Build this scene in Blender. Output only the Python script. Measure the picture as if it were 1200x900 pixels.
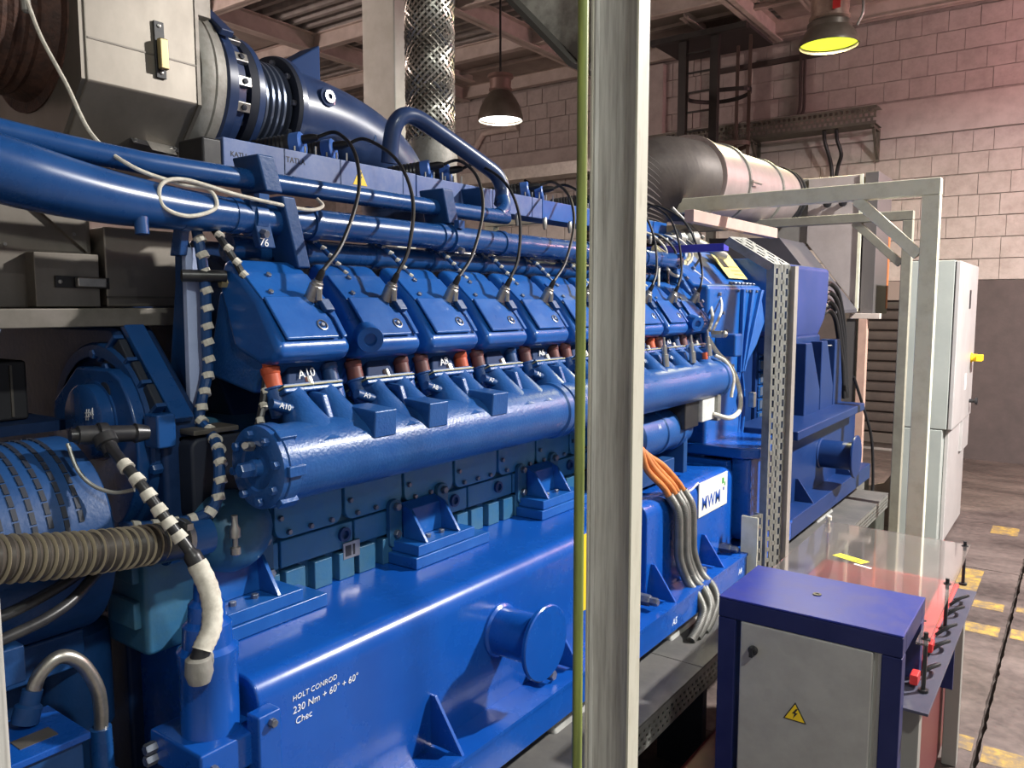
import bpy, bmesh, math, random
from mathutils import Vector as V, Matrix

random.seed(7)
scene = bpy.context.scene
for o in list(bpy.data.objects):
    bpy.data.objects.remove(o, do_unlink=True)
COL = scene.collection

# ------------------------------------------------------------------ camera
F_PX, VPX, VPY = 930.0, 1277.0, 357.0
PITCH = math.atan((450 - VPY) / F_PX)
YAW = math.atan((VPX - 600) / math.hypot(F_PX, 450 - VPY))
cam_d = bpy.data.cameras.new('camera')
cam_d.sensor_fit = 'HORIZONTAL'
cam_d.sensor_width = 36.0
cam_d.lens = 36.0 * F_PX / 1200.0
cam_d.clip_start = 0.02
cam = bpy.data.objects.new('camera', cam_d)
COL.objects.link(cam)
cam.location = (0, 0, 1.75)
cam.rotation_euler = (math.pi / 2 - PITCH, 0, YAW)
scene.camera = cam

# ------------------------------------------------------------------ world and exposure
world = bpy.data.worlds.new('world')
scene.world = world
world.use_nodes = True
bg = world.node_tree.nodes['Background']
bg.inputs[0].default_value = (0.86, 0.90, 1.0, 1)
bg.inputs[1].default_value = 0.20
scene.view_settings.view_transform = 'Standard'
scene.view_settings.look = 'None'
scene.view_settings.exposure = -0.12
scene.view_settings.gamma = 1.0
scene.view_settings.use_curve_mapping = False

KEY_POS = (1.92, 5.17, 4.46)      # neutral lamp over the aisle
PINK_POS = (1.5, 9.0, 4.0)       # pinkish ageing lamp further down the aisle
KEY_W, PINK_W, FILL_W, BACK_W = 1080.0, 1350.0, 40.0, 105.0

# ------------------------------------------------------------------ mesh helpers
def vec(p): return V((p[0], p[1], p[2]))

def smoothpts(pts, sub=6):
    P = [vec(p) for p in pts]
    if len(P) < 3: return P
    out = []
    n = len(P)
    for i in range(n - 1):
        p0 = P[i - 1] if i else P[0] * 2 - P[1]
        p1, p2 = P[i], P[i + 1]
        p3 = P[i + 2] if i + 2 < n else P[-1] * 2 - P[-2]
        for k in range(sub):
            t = k / sub
            out.append(0.5 * ((2 * p1) + (p2 - p0) * t + (2 * p0 - 5 * p1 + 4 * p2 - p3) * t * t + (3 * p1 - p0 - 3 * p2 + p3) * t ** 3))
    out.append(P[-1])
    return out

def frame(d):
    d = d.normalized()
    a = V((0, 0, 1)) if abs(d.z) < 0.9 else V((0, 1, 0))
    u = d.cross(a).normalized()
    return u, d.cross(u).normalized()

class MB:
    def __init__(s):
        s.v = []; s.f = []; s.m = []; s.mi = 0
    def add(s, vs, fs):
        b = len(s.v)
        s.v += [vec(p) for p in vs]
        for f in fs:
            s.f.append([b + i for i in f]); s.m.append(s.mi)
        return s
    def box(s, x0, x1, y0, y1, z0, z1):
        vs = [(x, y, z) for z in (z0, z1) for y in (y0, y1) for x in (x0, x1)]
        return s.add(vs, [(0, 2, 3, 1), (4, 5, 7, 6), (0, 1, 5, 4), (2, 6, 7, 3), (0, 4, 6, 2), (1, 3, 7, 5)])
    def obox(s, c, a, b, d):
        c, a, b, d = vec(c), vec(a), vec(b), vec(d)
        vs = [c + a * i + b * j + d * k for k in (-1, 1) for j in (-1, 1) for i in (-1, 1)]
        fl = a.cross(b).dot(d) > 0
        fs = [(0, 2, 3, 1), (4, 5, 7, 6), (0, 1, 5, 4), (2, 6, 7, 3), (0, 4, 6, 2), (1, 3, 7, 5)]
        return s.add(vs, fs if fl else [f[::-1] for f in fs])
    def bar(s, p0, p1, w, h, up=(0, 0, 1)):
        p0, p1 = vec(p0), vec(p1); d = p1 - p0
        u = d.cross(vec(up)).normalized(); n = u.cross(d).normalized()
        return s.obox((p0 + p1) / 2, u * w / 2, d / 2, n * h / 2)
    def prism(s, poly, o, e1, e2, ext):
        o, e1, e2, ext = vec(o), vec(e1), vec(e2), vec(ext)
        n = len(poly)
        ar = sum(poly[i][0] * poly[(i + 1) % n][1] - poly[(i + 1) % n][0] * poly[i][1] for i in range(n))
        if (ar > 0) != (e1.cross(e2).dot(ext) > 0): poly = poly[::-1]
        a = [o + e1 * p[0] + e2 * p[1] for p in poly]
        vs = a + [q + ext for q in a]
        fs = [tuple(range(n))[::-1], tuple(range(n, 2 * n))] + [(i, (i + 1) % n, n + (i + 1) % n, n + i) for i in range(n)]
        return s.add(vs, fs)
    def py(s, poly, y0, y1): return s.prism(poly, (0, y0, 0), (1, 0, 0), (0, 0, 1), (0, y1 - y0, 0))
    def px(s, poly, x0, x1): return s.prism(poly, (x0, 0, 0), (0, 1, 0), (0, 0, 1), (x1 - x0, 0, 0))
    def pz(s, poly, z0, z1): return s.prism(poly, (0, 0, z0), (1, 0, 0), (0, 1, 0), (0, 0, z1 - z0))
    def lathe(s, p0, d, prof, n=24, caps=True):
        p0 = vec(p0); d = vec(d).normalized(); u, w = frame(d)
        vs = []; fs = []
        for (t, r) in prof:
            for k in range(n):
                a = 2 * math.pi * k / n
                vs.append(p0 + d * t + (u * math.cos(a) + w * math.sin(a)) * r)
        m = len(prof)
        for j in range(m - 1):
            for k in range(n):
                k2 = (k + 1) % n
                fs.append((j * n + k, j * n + k2, (j + 1) * n + k2, (j + 1) * n + k))
        if caps:
            fs.append(tuple(range(n))[::-1]); fs.append(tuple(range((m - 1) * n, m * n)))
        if u.cross(w).dot(d) < 0: fs = [f[::-1] for f in fs]
        return s.add(vs, fs)
    def cyl(s, p0, p1, r, n=20, r1=None):
        d = vec(p1) - vec(p0)
        return s.lathe(p0, d, [(0, r), (d.length, r if r1 is None else r1)], n)
    def tube(s, pts, r, n=10, sub=6, smooth=True):
        P = smoothpts(pts, sub) if smooth and len(pts) > 2 else [vec(p) for p in pts]
        m = len(P)
        rr = r if callable(r) else (lambda i, t: r)
        T = [(P[min(i + 1, m - 1)] - P[max(i - 1, 0)]).normalized() for i in range(m)]
        u, w = frame(T[0]); vs = []; fs = []
        for i in range(m):
            u = (u - T[i] * u.dot(T[i])).normalized(); w = T[i].cross(u)
            q = rr(i, i / (m - 1))
            for k in range(n):
                a = 2 * math.pi * k / n
                vs.append(P[i] + (u * math.cos(a) + w * math.sin(a)) * q)
        for i in range(m - 1):
            for k in range(n):
                k2 = (k + 1) % n
                fs.append((i * n + k, i * n + k2, (i + 1) * n + k2, (i + 1) * n + k))
        fs.append(tuple(range(n))[::-1]); fs.append(tuple(range((m - 1) * n, m * n)))
        return s.add(vs, fs)
    def sphere(s, c, r, n=14, sc=(1, 1, 1)):
        c = vec(c); vs = []; fs = []; m = n // 2
        for j in range(m + 1):
            th = math.pi * j / m
            for k in range(n):
                a = 2 * math.pi * k / n
                vs.append(c + V((math.sin(th) * math.cos(a) * r * sc[0], math.sin(th) * math.sin(a) * r * sc[1], math.cos(th) * r * sc[2])))
        for j in range(m):
            for k in range(n):
                k2 = (k + 1) % n
                fs.append((j * n + k, (j + 1) * n + k, (j + 1) * n + k2, j * n + k2))
        return s.add(vs, fs)
    def hexb(s, p, d, r, h):
        return s.lathe(p, d, [(0, r), (h * .85, r), (h, r * .85)], 6)
    def loft(s, rings, caps=True):
        n = len(rings[0]); vs = [p for R in rings for p in R]; fs = []
        for j in range(len(rings) - 1):
            for k in range(n):
                k2 = (k + 1) % n
                fs.append((j * n + k, j * n + k2, (j + 1) * n + k2, (j + 1) * n + k))
        if caps:
            fs.append(tuple(range(n))[::-1]); fs.append(tuple(range((len(rings) - 1) * n, len(rings) * n)))
        return s.add(vs, fs)
    def build(s, name, mat, parent=None, bev=0, seg=2, smooth=35, recalc=True):
        me = bpy.data.meshes.new(name)
        lo = V([min(p[i] for p in s.v) for i in range(3)]); hi = V([max(p[i] for p in s.v) for i in range(3)])
        c = V(((lo.x + hi.x) / 2, (lo.y + hi.y) / 2, lo.z))
        me.from_pydata([tuple(p - c) for p in s.v], [], s.f)
        mats = mat if isinstance(mat, (list, tuple)) else [mat]
        for m in mats: me.materials.append(m)
        if len(mats) > 1: me.polygons.foreach_set('material_index', s.m)
        if recalc:
            bm = bmesh.new(); bm.from_mesh(me)
            bmesh.ops.recalc_face_normals(bm, faces=bm.faces)
            bm.to_mesh(me); bm.free()
        me.polygons.foreach_set('use_smooth', [True] * len(me.polygons))
        me.set_sharp_from_angle(angle=math.radians(smooth))
        me.update()
        o = bpy.data.objects.new(name, me)
        COL.objects.link(o)
        place(o, c, parent)
        if bev:
            b = o.modifiers.new('bevel', 'BEVEL'); b.width = bev; b.segments = seg
            b.limit_method = 'ANGLE'; b.angle_limit = math.radians(40); b.harden_normals = True
        return o

WPOS = {}
def place(o, c, parent=None):
    WPOS[o.name] = vec(c)
    if parent is not None:
        o.parent = parent
        o.location = vec(c) - WPOS[parent.name]
    else:
        o.location = c

def thing(name, loc, label, cat, group=None, kind=None):
    o = bpy.data.objects.new(name, None)
    o.empty_display_size = 0.05
    COL.objects.link(o); place(o, loc)
    return tag(o, label, cat, group, kind)

def tag(o, label=None, cat=None, group=None, kind=None):
    if label: o['label'] = label
    if cat: o['category'] = cat
    if group: o['group'] = group
    if kind: o['kind'] = kind
    return o

def stuff(o): o['kind'] = 'stuff'; return o

def copyobj(src, c, parent, rot=None, scale=None, name=None):
    o = src.copy(); COL.objects.link(o)
    if name: o.name = name
    place(o, c, parent)
    if rot: o.rotation_euler = rot
    if scale: o.scale = scale
    return o

def text(name, body, size, o, ex, ey, mat, parent=None, bold=0.0, shear=0.0, depth=0.0008, spacing=1.0):
    cu = bpy.data.curves.new(name, 'FONT')
    cu.body = body; cu.size = size; cu.extrude = depth; cu.offset = bold; cu.shear = shear
    cu.space_character = spacing; cu.resolution_u = 3
    t = bpy.data.objects.new(name + '_tmp', cu); COL.objects.link(t)
    bpy.context.view_layer.update()
    me = bpy.data.meshes.new_from_object(t.evaluated_get(bpy.context.evaluated_depsgraph_get()))
    bpy.data.objects.remove(t, do_unlink=True)
    ex, ey = vec(ex).normalized(), vec(ey).normalized(); ez = ex.cross(ey)
    o = vec(o)
    M = Matrix(((ex.x, ey.x, ez.x), (ex.y, ey.y, ez.y), (ex.z, ey.z, ez.z)))
    for v_ in me.vertices: v_.co = M @ v_.co
    me.materials.clear(); me.materials.append(mat)
    ob = bpy.data.objects.new(name, me); COL.objects.link(ob)
    place(ob, o, parent)
    return ob

# ------------------------------------------------------------------ materials
MATS = {}
def mat(name, c, c2=None, rough=0.5, metal=0.0, scale=6.0, fac=(0.35, 0.65), bump=0.0, bscale=60.0,
        emit=None, estr=0.0, stretch=None, coat=0.0, alpha=1.0, trans=0.0, rvar=0.08, spec=0.5, detail=6.0, ior=1.45):
    if name in MATS: return MATS[name]
    m = bpy.data.materials.new(name); m.use_nodes = True
    nt = m.node_tree; N = nt.nodes; L = nt.links
    b = N['Principled BSDF']
    b.inputs['Base Color'].default_value = (*c, 1); b.inputs['Roughness'].default_value = rough
    b.inputs['Metallic'].default_value = metal; b.inputs['Specular IOR Level'].default_value = spec
    b.inputs['IOR'].default_value = ior
    if coat: b.inputs['Coat Weight'].default_value = coat; b.inputs['Coat Roughness'].default_value = 0.15
    if trans: b.inputs['Transmission Weight'].default_value = trans
    if alpha < 1: b.inputs['Alpha'].default_value = alpha
    if emit: b.inputs['Emission Color'].default_value = (*emit, 1); b.inputs['Emission Strength'].default_value = estr
    if c2 or bump:
        g = N.new('ShaderNodeNewGeometry'); src = g.outputs['Position']
        if stretch:
            mp = N.new('ShaderNodeMapping'); mp.inputs['Scale'].default_value = stretch
            L.new(src, mp.inputs['Vector']); src = mp.outputs[0]
    if c2:
        t = N.new('ShaderNodeTexNoise'); t.inputs['Scale'].default_value = scale; t.inputs['Detail'].default_value = detail
        t.inputs['Roughness'].default_value = 0.65
        L.new(src, t.inputs['Vector'])
        r = N.new('ShaderNodeMapRange'); r.inputs[1].default_value = fac[0]; r.inputs[2].default_value = fac[1]
        L.new(t.outputs['Fac'], r.inputs[0])
        x = N.new('ShaderNodeMix'); x.data_type = 'RGBA'
        x.inputs[6].default_value = (*c, 1); x.inputs[7].default_value = (*c2, 1)
        L.new(r.outputs[0], x.inputs[0]); L.new(x.outputs[2], b.inputs['Base Color'])
        q = N.new('ShaderNodeMapRange'); q.inputs[3].default_value = max(0.03, rough - rvar); q.inputs[4].default_value = min(1, rough + rvar)
        L.new(t.outputs['Fac'], q.inputs[0]); L.new(q.outputs[0], b.inputs['Roughness'])
    if bump:
        t2 = N.new('ShaderNodeTexNoise'); t2.inputs['Scale'].default_value = bscale; t2.inputs['Detail'].default_value = 4
        L.new(src, t2.inputs['Vector'])
        bp = N.new('ShaderNodeBump'); bp.inputs['Strength'].default_value = bump; bp.inputs['Distance'].default_value = 0.01
        L.new(t2.outputs['Fac'], bp.inputs['Height']); L.new(bp.outputs[0], b.inputs['Normal'])
    MATS[name] = m
    return m

BLUE = mat('engine blue paint', (0.008, 0.080, 0.32), (0.013, 0.105, 0.38), rough=0.30, scale=9, bump=0.05, bscale=90, coat=0.25)
CAST = mat('cast blue paint', (0.011, 0.070, 0.255), (0.017, 0.09, 0.29), rough=0.34, scale=14, bump=0.16, bscale=140, coat=0.2)
BASEB = mat('skid blue paint', (0.004, 0.066, 0.34), (0.006, 0.078, 0.375), rough=0.27, scale=5, bump=0.03, bscale=25, coat=0.3)
DIRTB = mat('grimy blue paint', (0.020, 0.115, 0.26), (0.045, 0.135, 0.21), rough=0.45, scale=7, bump=0.08, bscale=80)
DARKB = mat('dark blue paint', (0.008, 0.045, 0.15), (0.012, 0.06, 0.19), rough=0.42, scale=9, bump=0.08, bscale=90)
NAVY = mat('heat dulled navy paint', (0.017, 0.038, 0.11), (0.03, 0.058, 0.15), rough=0.33, scale=8, coat=0.2)
PIPEB = mat('pipe blue paint', (0.007, 0.052, 0.19), (0.013, 0.07, 0.23), rough=0.28, scale=7, coat=0.3)
ALTB = mat('alternator shaded blue paint', (0.005, 0.024, 0.105), (0.009, 0.032, 0.125), rough=0.38, scale=4)  # weaker light at the alternator end is put into this darker blue
RAILB = mat('rail light blue', (0.055, 0.11, 0.30), (0.11, 0.16, 0.33), rough=0.42, scale=18)
FRAMEB = mat('cobalt frame paint', (0.018, 0.032, 0.24), (0.05, 0.05, 0.20), rough=0.38, scale=11, fac=(.45, .75), bump=.04, bscale=50)
FRAMED = mat('navy frame paint', (0.005, 0.011, 0.075), (0.012, 0.018, 0.09), rough=0.45, scale=11)
STEEL = mat('bare steel', (0.50, 0.49, 0.46), (0.34, 0.33, 0.31), rough=0.38, metal=0.9, scale=20)
BOLT = mat('bolt steel', (0.30, 0.32, 0.36), (0.16, 0.18, 0.24), rough=0.4, metal=0.8, scale=60)
STAIN = mat('stainless sheet', (0.27, 0.245, 0.21), (0.19, 0.17, 0.145), rough=0.42, metal=0.65, scale=4, stretch=(1, 1, 0.6), bump=.03, bscale=8)
STAIND = mat('dull stainless seam', (0.20, 0.18, 0.16), (0.13, 0.12, 0.10), rough=0.5, metal=0.6, scale=10)
GREYC = mat('cast iron grey', (0.36, 0.35, 0.32), (0.25, 0.24, 0.21), rough=0.6, metal=0.3, scale=18, bump=.1, bscale=80)
GALV = mat('galvanised steel', (0.36, 0.36, 0.33), (0.25, 0.25, 0.23), rough=0.45, metal=0.6, scale=14)
CREAM = mat('cream frame paint', (0.74, 0.73, 0.58), (0.60, 0.58, 0.44), rough=0.5, scale=16, fac=(.45, .75), bump=.05, bscale=60)
POSTM = mat('stained post paint', (0.50, 0.49, 0.455), (0.27, 0.255, 0.235), rough=0.5, scale=7, fac=(.42, .72), stretch=(14, 14, 0.7), bump=.05, bscale=40)
POSTE = mat('post cream paint', (0.54, 0.52, 0.43), (0.40, 0.37, 0.29), rough=0.55, scale=25, fac=(.5, .8), stretch=(3, 3, 0.5))
LIME = mat('lime pipe paint', (0.25, 0.30, 0.07), (0.14, 0.17, 0.05), rough=0.38, scale=12, stretch=(8, 8, .6))
WHITEC = mat('white column paint', (0.82, 0.84, 0.76), (0.72, 0.74, 0.65), rough=0.6, scale=6)
BLACK = mat('black rubber', (0.012, 0.012, 0.014), rough=0.45)
BLACKP = mat('black plastic', (0.018, 0.018, 0.022), (0.03, 0.03, 0.03), rough=0.35, scale=30)
DARK = mat('dark steel and recess shade', (0.015, 0.02, 0.035), rough=0.6)  # near black; also stands for shade in the hollow, hole and louvre slits
WHITE = mat('white marker', (0.85, 0.86, 0.86), rough=0.6)
TAPE = mat('white cloth tape', (0.70, 0.67, 0.58), (0.48, 0.45, 0.38), rough=0.8, scale=50)
ORANGE = mat('orange silicone', (0.55, 0.10, 0.035), (0.42, 0.07, 0.03), rough=0.5, scale=30)
CABO = mat('orange cable', (0.60, 0.22, 0.06), (0.48, 0.16, 0.05), rough=0.45, scale=20)
RED = mat('red cap', (0.5, 0.03, 0.03), rough=0.4)
REDP = mat('red painted steel', (0.55, 0.06, 0.06), (0.42, 0.05, 0.05), rough=0.45, scale=8)
CONDUIT = mat('grey flexible conduit', (0.20, 0.20, 0.185), (0.14, 0.14, 0.13), rough=0.45, metal=0.4, scale=20)
YELLOW = mat('warning yellow', (0.85, 0.58, 0.02), rough=0.5)
YELLOWP = mat('pale yellow plate', (0.75, 0.62, 0.22), (0.62, 0.5, 0.16), rough=0.5, scale=20)
SIGNW = mat('cream sign plate', (0.70, 0.69, 0.59), rough=0.45)
SIGNB = mat('sign blue print', (0.01, 0.07, 0.36), rough=0.5)
SIGNG = mat('sign green print', (0.04, 0.30, 0.06), rough=0.5)
HOSE = mat('dark corrugated hose', (0.050, 0.043, 0.038), (0.075, 0.065, 0.055), rough=0.38, scale=12)
HOSEW = mat('hose wire rib', (0.36, 0.31, 0.22), rough=0.45)
BRAID = mat('braided steel', (0.55, 0.53, 0.47), (0.38, 0.36, 0.32), rough=0.35, metal=0.9, scale=40)
RUST = mat('rusty mesh', (0.10, 0.045, 0.03), (0.045, 0.025, 0.02), rough=0.7, scale=30, bump=.3, bscale=120)
PLATEW = mat('painted plate pale', (0.42, 0.50, 0.72), (0.36, 0.44, 0.66), rough=0.5, scale=15, bump=.1, bscale=60)
GASKET = mat('gasket edge', (0.36, 0.34, 0.20), rough=0.6)
# ================================================================== SETTING
def noise_floor():
    m = bpy.data.materials.new('worn concrete floor'); m.use_nodes = True
    nt = m.node_tree; N = nt.nodes; L = nt.links; b = N['Principled BSDF']
    g = N.new('ShaderNodeNewGeometry')
    t1 = N.new('ShaderNodeTexNoise'); t1.inputs['Scale'].default_value = 1.6; t1.inputs['Detail'].default_value = 10
    t2 = N.new('ShaderNodeTexNoise'); t2.inputs['Scale'].default_value = 22; t2.inputs['Detail'].default_value = 8
    mp = N.new('ShaderNodeMapping'); mp.inputs['Scale'].default_value = (1, 2.2, 1)
    L.new(g.outputs['Position'], mp.inputs['Vector']); L.new(mp.outputs[0], t1.inputs['Vector']); L.new(g.outputs['Position'], t2.inputs['Vector'])
    a = N.new('ShaderNodeMath'); a.operation = 'MULTIPLY_ADD'; a.inputs[1].default_value = 0.45
    L.new(t2.outputs['Fac'], a.inputs[0]); 
    h = N.new('ShaderNodeMath'); h.operation = 'MULTIPLY'; h.inputs[1].default_value = 0.6
    L.new(t1.outputs['Fac'], h.inputs[0]); L.new(h.outputs[0], a.inputs[2])
    r = N.new('ShaderNodeValToRGB')
    r.color_ramp.elements[0].position = 0.36; r.color_ramp.elements[0].color = (0.040, 0.031, 0.029, 1)
    r.color_ramp.elements[1].position = 0.68; r.color_ramp.elements[1].color = (0.130, 0.100, 0.090, 1)
    L.new(a.outputs[0], r.inputs[0]); L.new(r.outputs[0], b.inputs['Base Color'])
    q = N.new('ShaderNodeMapRange'); q.inputs[3].default_value = 0.3; q.inputs[4].default_value = 0.75
    L.new(t1.outputs['Fac'], q.inputs[0]); L.new(q.outputs[0], b.inputs['Roughness'])
    bp = N.new('ShaderNodeBump'); bp.inputs['Strength'].default_value = 0.25; bp.inputs['Distance'].default_value = 0.01
    L.new(t2.outputs['Fac'], bp.inputs['Height']); L.new(bp.outputs[0], b.inputs['Normal'])
    return m
FLOORM = noise_floor()

def worn_yellow():
    m = bpy.data.materials.new('worn yellow floor paint'); m.use_nodes = True
    nt = m.node_tree; N = nt.nodes; L = nt.links; b = N['Principled BSDF']
    g = N.new('ShaderNodeNewGeometry')
    t = N.new('ShaderNodeTexNoise'); t.inputs['Scale'].default_value = 14; t.inputs['Detail'].default_value = 9; t.inputs['Roughness'].default_value = .7
    L.new(g.outputs['Position'], t.inputs['Vector'])
    r = N.new('ShaderNodeValToRGB'); e = r.color_ramp.elements
    e[0].position = 0.38; e[0].color = (0.40, 0.26, 0.045, 1)
    e[1].position = 0.60; e[1].color = (0.13, 0.10, 0.075, 1)
    n = e.new(0.48); n.color = (0.25, 0.165, 0.05, 1)
    L.new(t.outputs['Fac'], r.inputs[0]); L.new(r.outputs[0], b.inputs['Base Color'])
    b.inputs['Roughness'].default_value = 0.6
    return m
YFLOOR = worn_yellow()

WALLP = mat('white wall paint', (0.52, 0.46, 0.43), (0.40, 0.345, 0.32), rough=0.75, scale=5, fac=(.4, .7), bump=.35, bscale=22)
WALLB = mat('white block paint', (0.48, 0.42, 0.395), (0.37, 0.315, 0.29), rough=0.75, scale=9, fac=(.4, .72), bump=.4, bscale=30)
JOINT = mat('block joint', (0.38, 0.335, 0.31), (0.28, 0.245, 0.225), rough=0.9, scale=12)
DADO = mat('brown grey dado paint', (0.10, 0.075, 0.075), (0.075, 0.058, 0.058), rough=0.6, scale=4, bump=.1, bscale=30)
CEILM = mat('grey corrugated deck', (0.40, 0.37, 0.35), (0.28, 0.255, 0.24), rough=0.7, scale=6)
BEAMM = mat('pale beam paint', (0.64, 0.55, 0.50), (0.50, 0.42, 0.37), rough=0.65, scale=5, bump=.08, bscale=30)
CONC = mat('plinth concrete', (0.20, 0.19, 0.17), (0.12, 0.11, 0.10), rough=0.8, scale=6, bump=.2, bscale=50)
SHUT = mat('dark shutter paint', (0.075, 0.058, 0.052), (0.055, 0.042, 0.04), rough=0.55, scale=6)

# ---- floor: screed bed with cast slabs divided by open joints
floor = tag(MB().box(-12, 5.5, -1.5, 10.9, -0.12, -0.035).build('floor', mat('joint dirt', (0.045, 0.036, 0.032), rough=.95)), kind='structure', label='worn brown grey concrete floor')
def slab(x0, x1, y0, y1):
    mb = MB(); n = 60
    def jag(k): return 0.003 * math.sin(k * 2.1) + 0.003 * math.sin(k * 5.3 + x0) + random.uniform(-.003, .003)
    left = [(x0 + abs(jag(i)), y0 + (y1 - y0) * i / n) for i in range(n + 1)]
    right = [(x1 - abs(jag(i + 7)), y0 + (y1 - y0) * i / n) for i in range(n + 1)]
    mb.pz(left + right[::-1], -0.12, 0.0)
    return mb.build('slab', FLOORM, floor, smooth=20)
for (x0, x1) in ((-12, -1.07), (-1.06, -0.264), (-0.250, 1.9), (1.92, 5.5)):
    for (y0, y1) in ((-1.5, 3.0), (3.003, 5.985), (5.995, 8.6), (8.604, 10.9)):
        slab(x0, x1, y0, y1)
for (x0, x1, y0, y1) in ((-.60, -.46, 3.46, 5.95), (-.45, -.275, 3.46, 3.58), (-.24, .9, 3.40, 3.54), (-.46, -.29, 4.78, 4.93), (-.24, .9, 4.80, 4.95),
                         (-.46, -.30, 5.20, 5.33), (-.24, .5, 5.25, 5.33), (-.66, -.47, 2.6, 3.46), (-.52, -.34, 7.0, 7.25)):
    mb = MB(); mb.box(x0, x1, y0, y1, 0.0003, 0.0012); mb.build('floor_marking', YFLOOR, floor)

# ---- machine plinth
tag(MB().box(-3.4, -1.32, -0.6, 6.6, 0, 0.44).build('plinth', CONC, bev=.01), kind='structure', label='low concrete plinth under the generator set')

# ---- back wall with painted blocks
YW = 10.30
wall = tag(MB().box(-12, 5.5, YW, YW + 0.3, 0, 5.22).build('wall_back', JOINT), kind='structure', label='white painted block back wall above a dark painted lower band')
proto = None
def brick_mesh(w, h):
    mb = MB(); mb.box(-w / 2, w / 2, -0.022, 0.02, 0, h)
    return mb
cnt = 0
def add_brick(x, z, w, h):
    global proto
    if proto is None:
        mb = MB(); mb.box(-0.5, 0.5, -0.5, 0.5, 0, 1.0)
        proto = mb.build('brick', WALLB, wall, smooth=20)
        place(proto, (x, YW, z), wall); o = proto
    else:
        o = copyobj(proto, (x, YW, z), wall)
    o.scale = (w, 0.036 + random.uniform(-.004, .010), h)
    o.rotation_euler = (random.uniform(-.008, .008), random.uniform(-.006, .006), random.uniform(-.02, .02))
rows = []
z = 2.03
hs = [.235] * 7
for h in hs: rows.append((z, h)); z += h
z_ring0 = z
rows_up = []; z = z_ring0 + 0.43
while z < 4.95: rows_up.append((z, .225)); z += .225
stuffb = MB()
for ri, (z, h) in enumerate(rows + rows_up):
    x = -4.35 + (0.11 if ri % 2 else 0)
    while x < 0.15:
        w = random.choice((.27, .29, .31, .33)) if ri % 3 else random.choice((.2, .28, .38))
        if cnt < 300:
            add_brick(x + w / 2, z, w - 0.005, h - random.uniform(.006, .018)); cnt += 1
        x += w
    x = -11.5 + (0.15 if ri % 2 else 0)
    while x < -4.4:
        w = random.choice((.27, .3, .33)); d = random.uniform(.016, .026)
        stuffb.box(x, min(x + w - .010, -4.36), YW - d, YW, z, z + h - .012)
        x += w
    x = 0.2
    while x < 5.3:
        stuffb.box(x, x + .29, YW - .02, YW, z, z + h - .012); x += .3
sb = stuff(stuffb.build('brickwork', WALLB, wall, smooth=20))
mb = MB()
xs = [-12 + i * .35 for i in range(51)]
MB_r = MB(); MB_r.box(-12, 5.5, YW - .03, YW, z_ring0 + .005, z_ring0 + 0.405)
MB_r.build('ring_beam', WALLP, wall, bev=.008)
MB().box(-1.28, 5.5, YW - .022, YW, 0, 2.02).build('dado_panel', DADO, wall)
MB().box(-12, -2.42, YW - .022, YW, 0, 2.02).build('dado_panel', DADO, wall)
MB().box(-2.46, -1.30, YW - .10, YW, 1.80, 2.02).build('lintel', mat('lintel paint', (0.27, .21, .19), rough=.7), wall, bev=.006)
# pilaster on the wall left of the ladder
MB().box(-5.25, -4.85, YW - .12, YW, 2.02, 5.0).build('pilaster', WALLP, wall, bev=.01)

# ---- roller shutter in the back wall
door = thing('door_1', (-1.85, YW - .06, 0), 'dark brown roller shutter with horizontal slats', None, kind='structure')
for i in range(13):
    z0 = 0.22 + i * 0.122
    mb = MB(); mb.py([(0, 0), (1, 0), (1, 1), (0, 1)], 0, 1); mb = MB()
    mb.prism([(0, 0), (.028, .02), (.034, .06), (.028, .105), (0, .118)], (-2.36, YW - .03, z0), (0, -1, 0), (0, 0, 1), (1.02, 0, 0))
    mb.build('slat', SHUT, door)
MB().box(-2.36, -1.34, YW - .085, YW - .03, .10, .215).build('bottom_rail', mat('shutter rail', (.09, .075, .068), rough=.5), door, bev=.004)
for x in (-2.42, -1.34): MB().box(x, x + .07, YW - .10, YW - .022, 0, 1.8).build('guide_rail', mat('shutter rail', (.09, .075, .068)), door)

# ---- ceiling: corrugated deck carried by beams
mb = MB(); y = -1.5; prof = []
while y < 10.6:
    prof += [(y, 5.22), (y + .06, 5.22), (y + .08, 5.30), (y + .18, 5.30), (y + .20, 5.22)]; y += 0.20001
top = [(prof[-1][0], 5.40), (prof[0][0], 5.40)]
mb.px(prof + top, -12, 5.5)
ceil = tag(mb.build('ceiling', CEILM, smooth=15), kind='structure', label='grey corrugated metal ceiling deck on pale beams')
def ibeam(mb, p0, p1, h, w, t=.014):
    p0, p1 = vec(p0), vec(p1)
    mb.bar(p0 + V((0, 0, t / 2)), p1 + V((0, 0, t / 2)), w, t)
    mb.bar(p0 + V((0, 0, h / 2)), p1 + V((0, 0, h / 2)), t, h)
    mb.bar(p0 + V((0, 0, h - t / 2)), p1 + V((0, 0, h - t / 2)), w, t)
for x in (-10.75, -8.33, -5.93, -3.35, -0.93, 1.5, 3.9):
    mb = MB(); ibeam(mb, (x, -1.5, 5.0), (x, 10.25, 5.0), .22, .15)
    mb.build('beam', BEAMM, ceil, smooth=15)
for y in (-.4, 2.6, 5.6, 7.13, 8.62, 10.16):
    for x0, x1 in ((-12, -10.76), (-10.74, -8.34), (-8.32, -5.94), (-5.92, -3.36), (-3.34, -.94), (-.92, 1.49), (1.51, 3.89)):
        mb = MB(); ibeam(mb, (x0, y, 5.02), (x1, y, 5.02), .195, .11)
        mb.build('beam', BEAMM, ceil, smooth=15)
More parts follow.
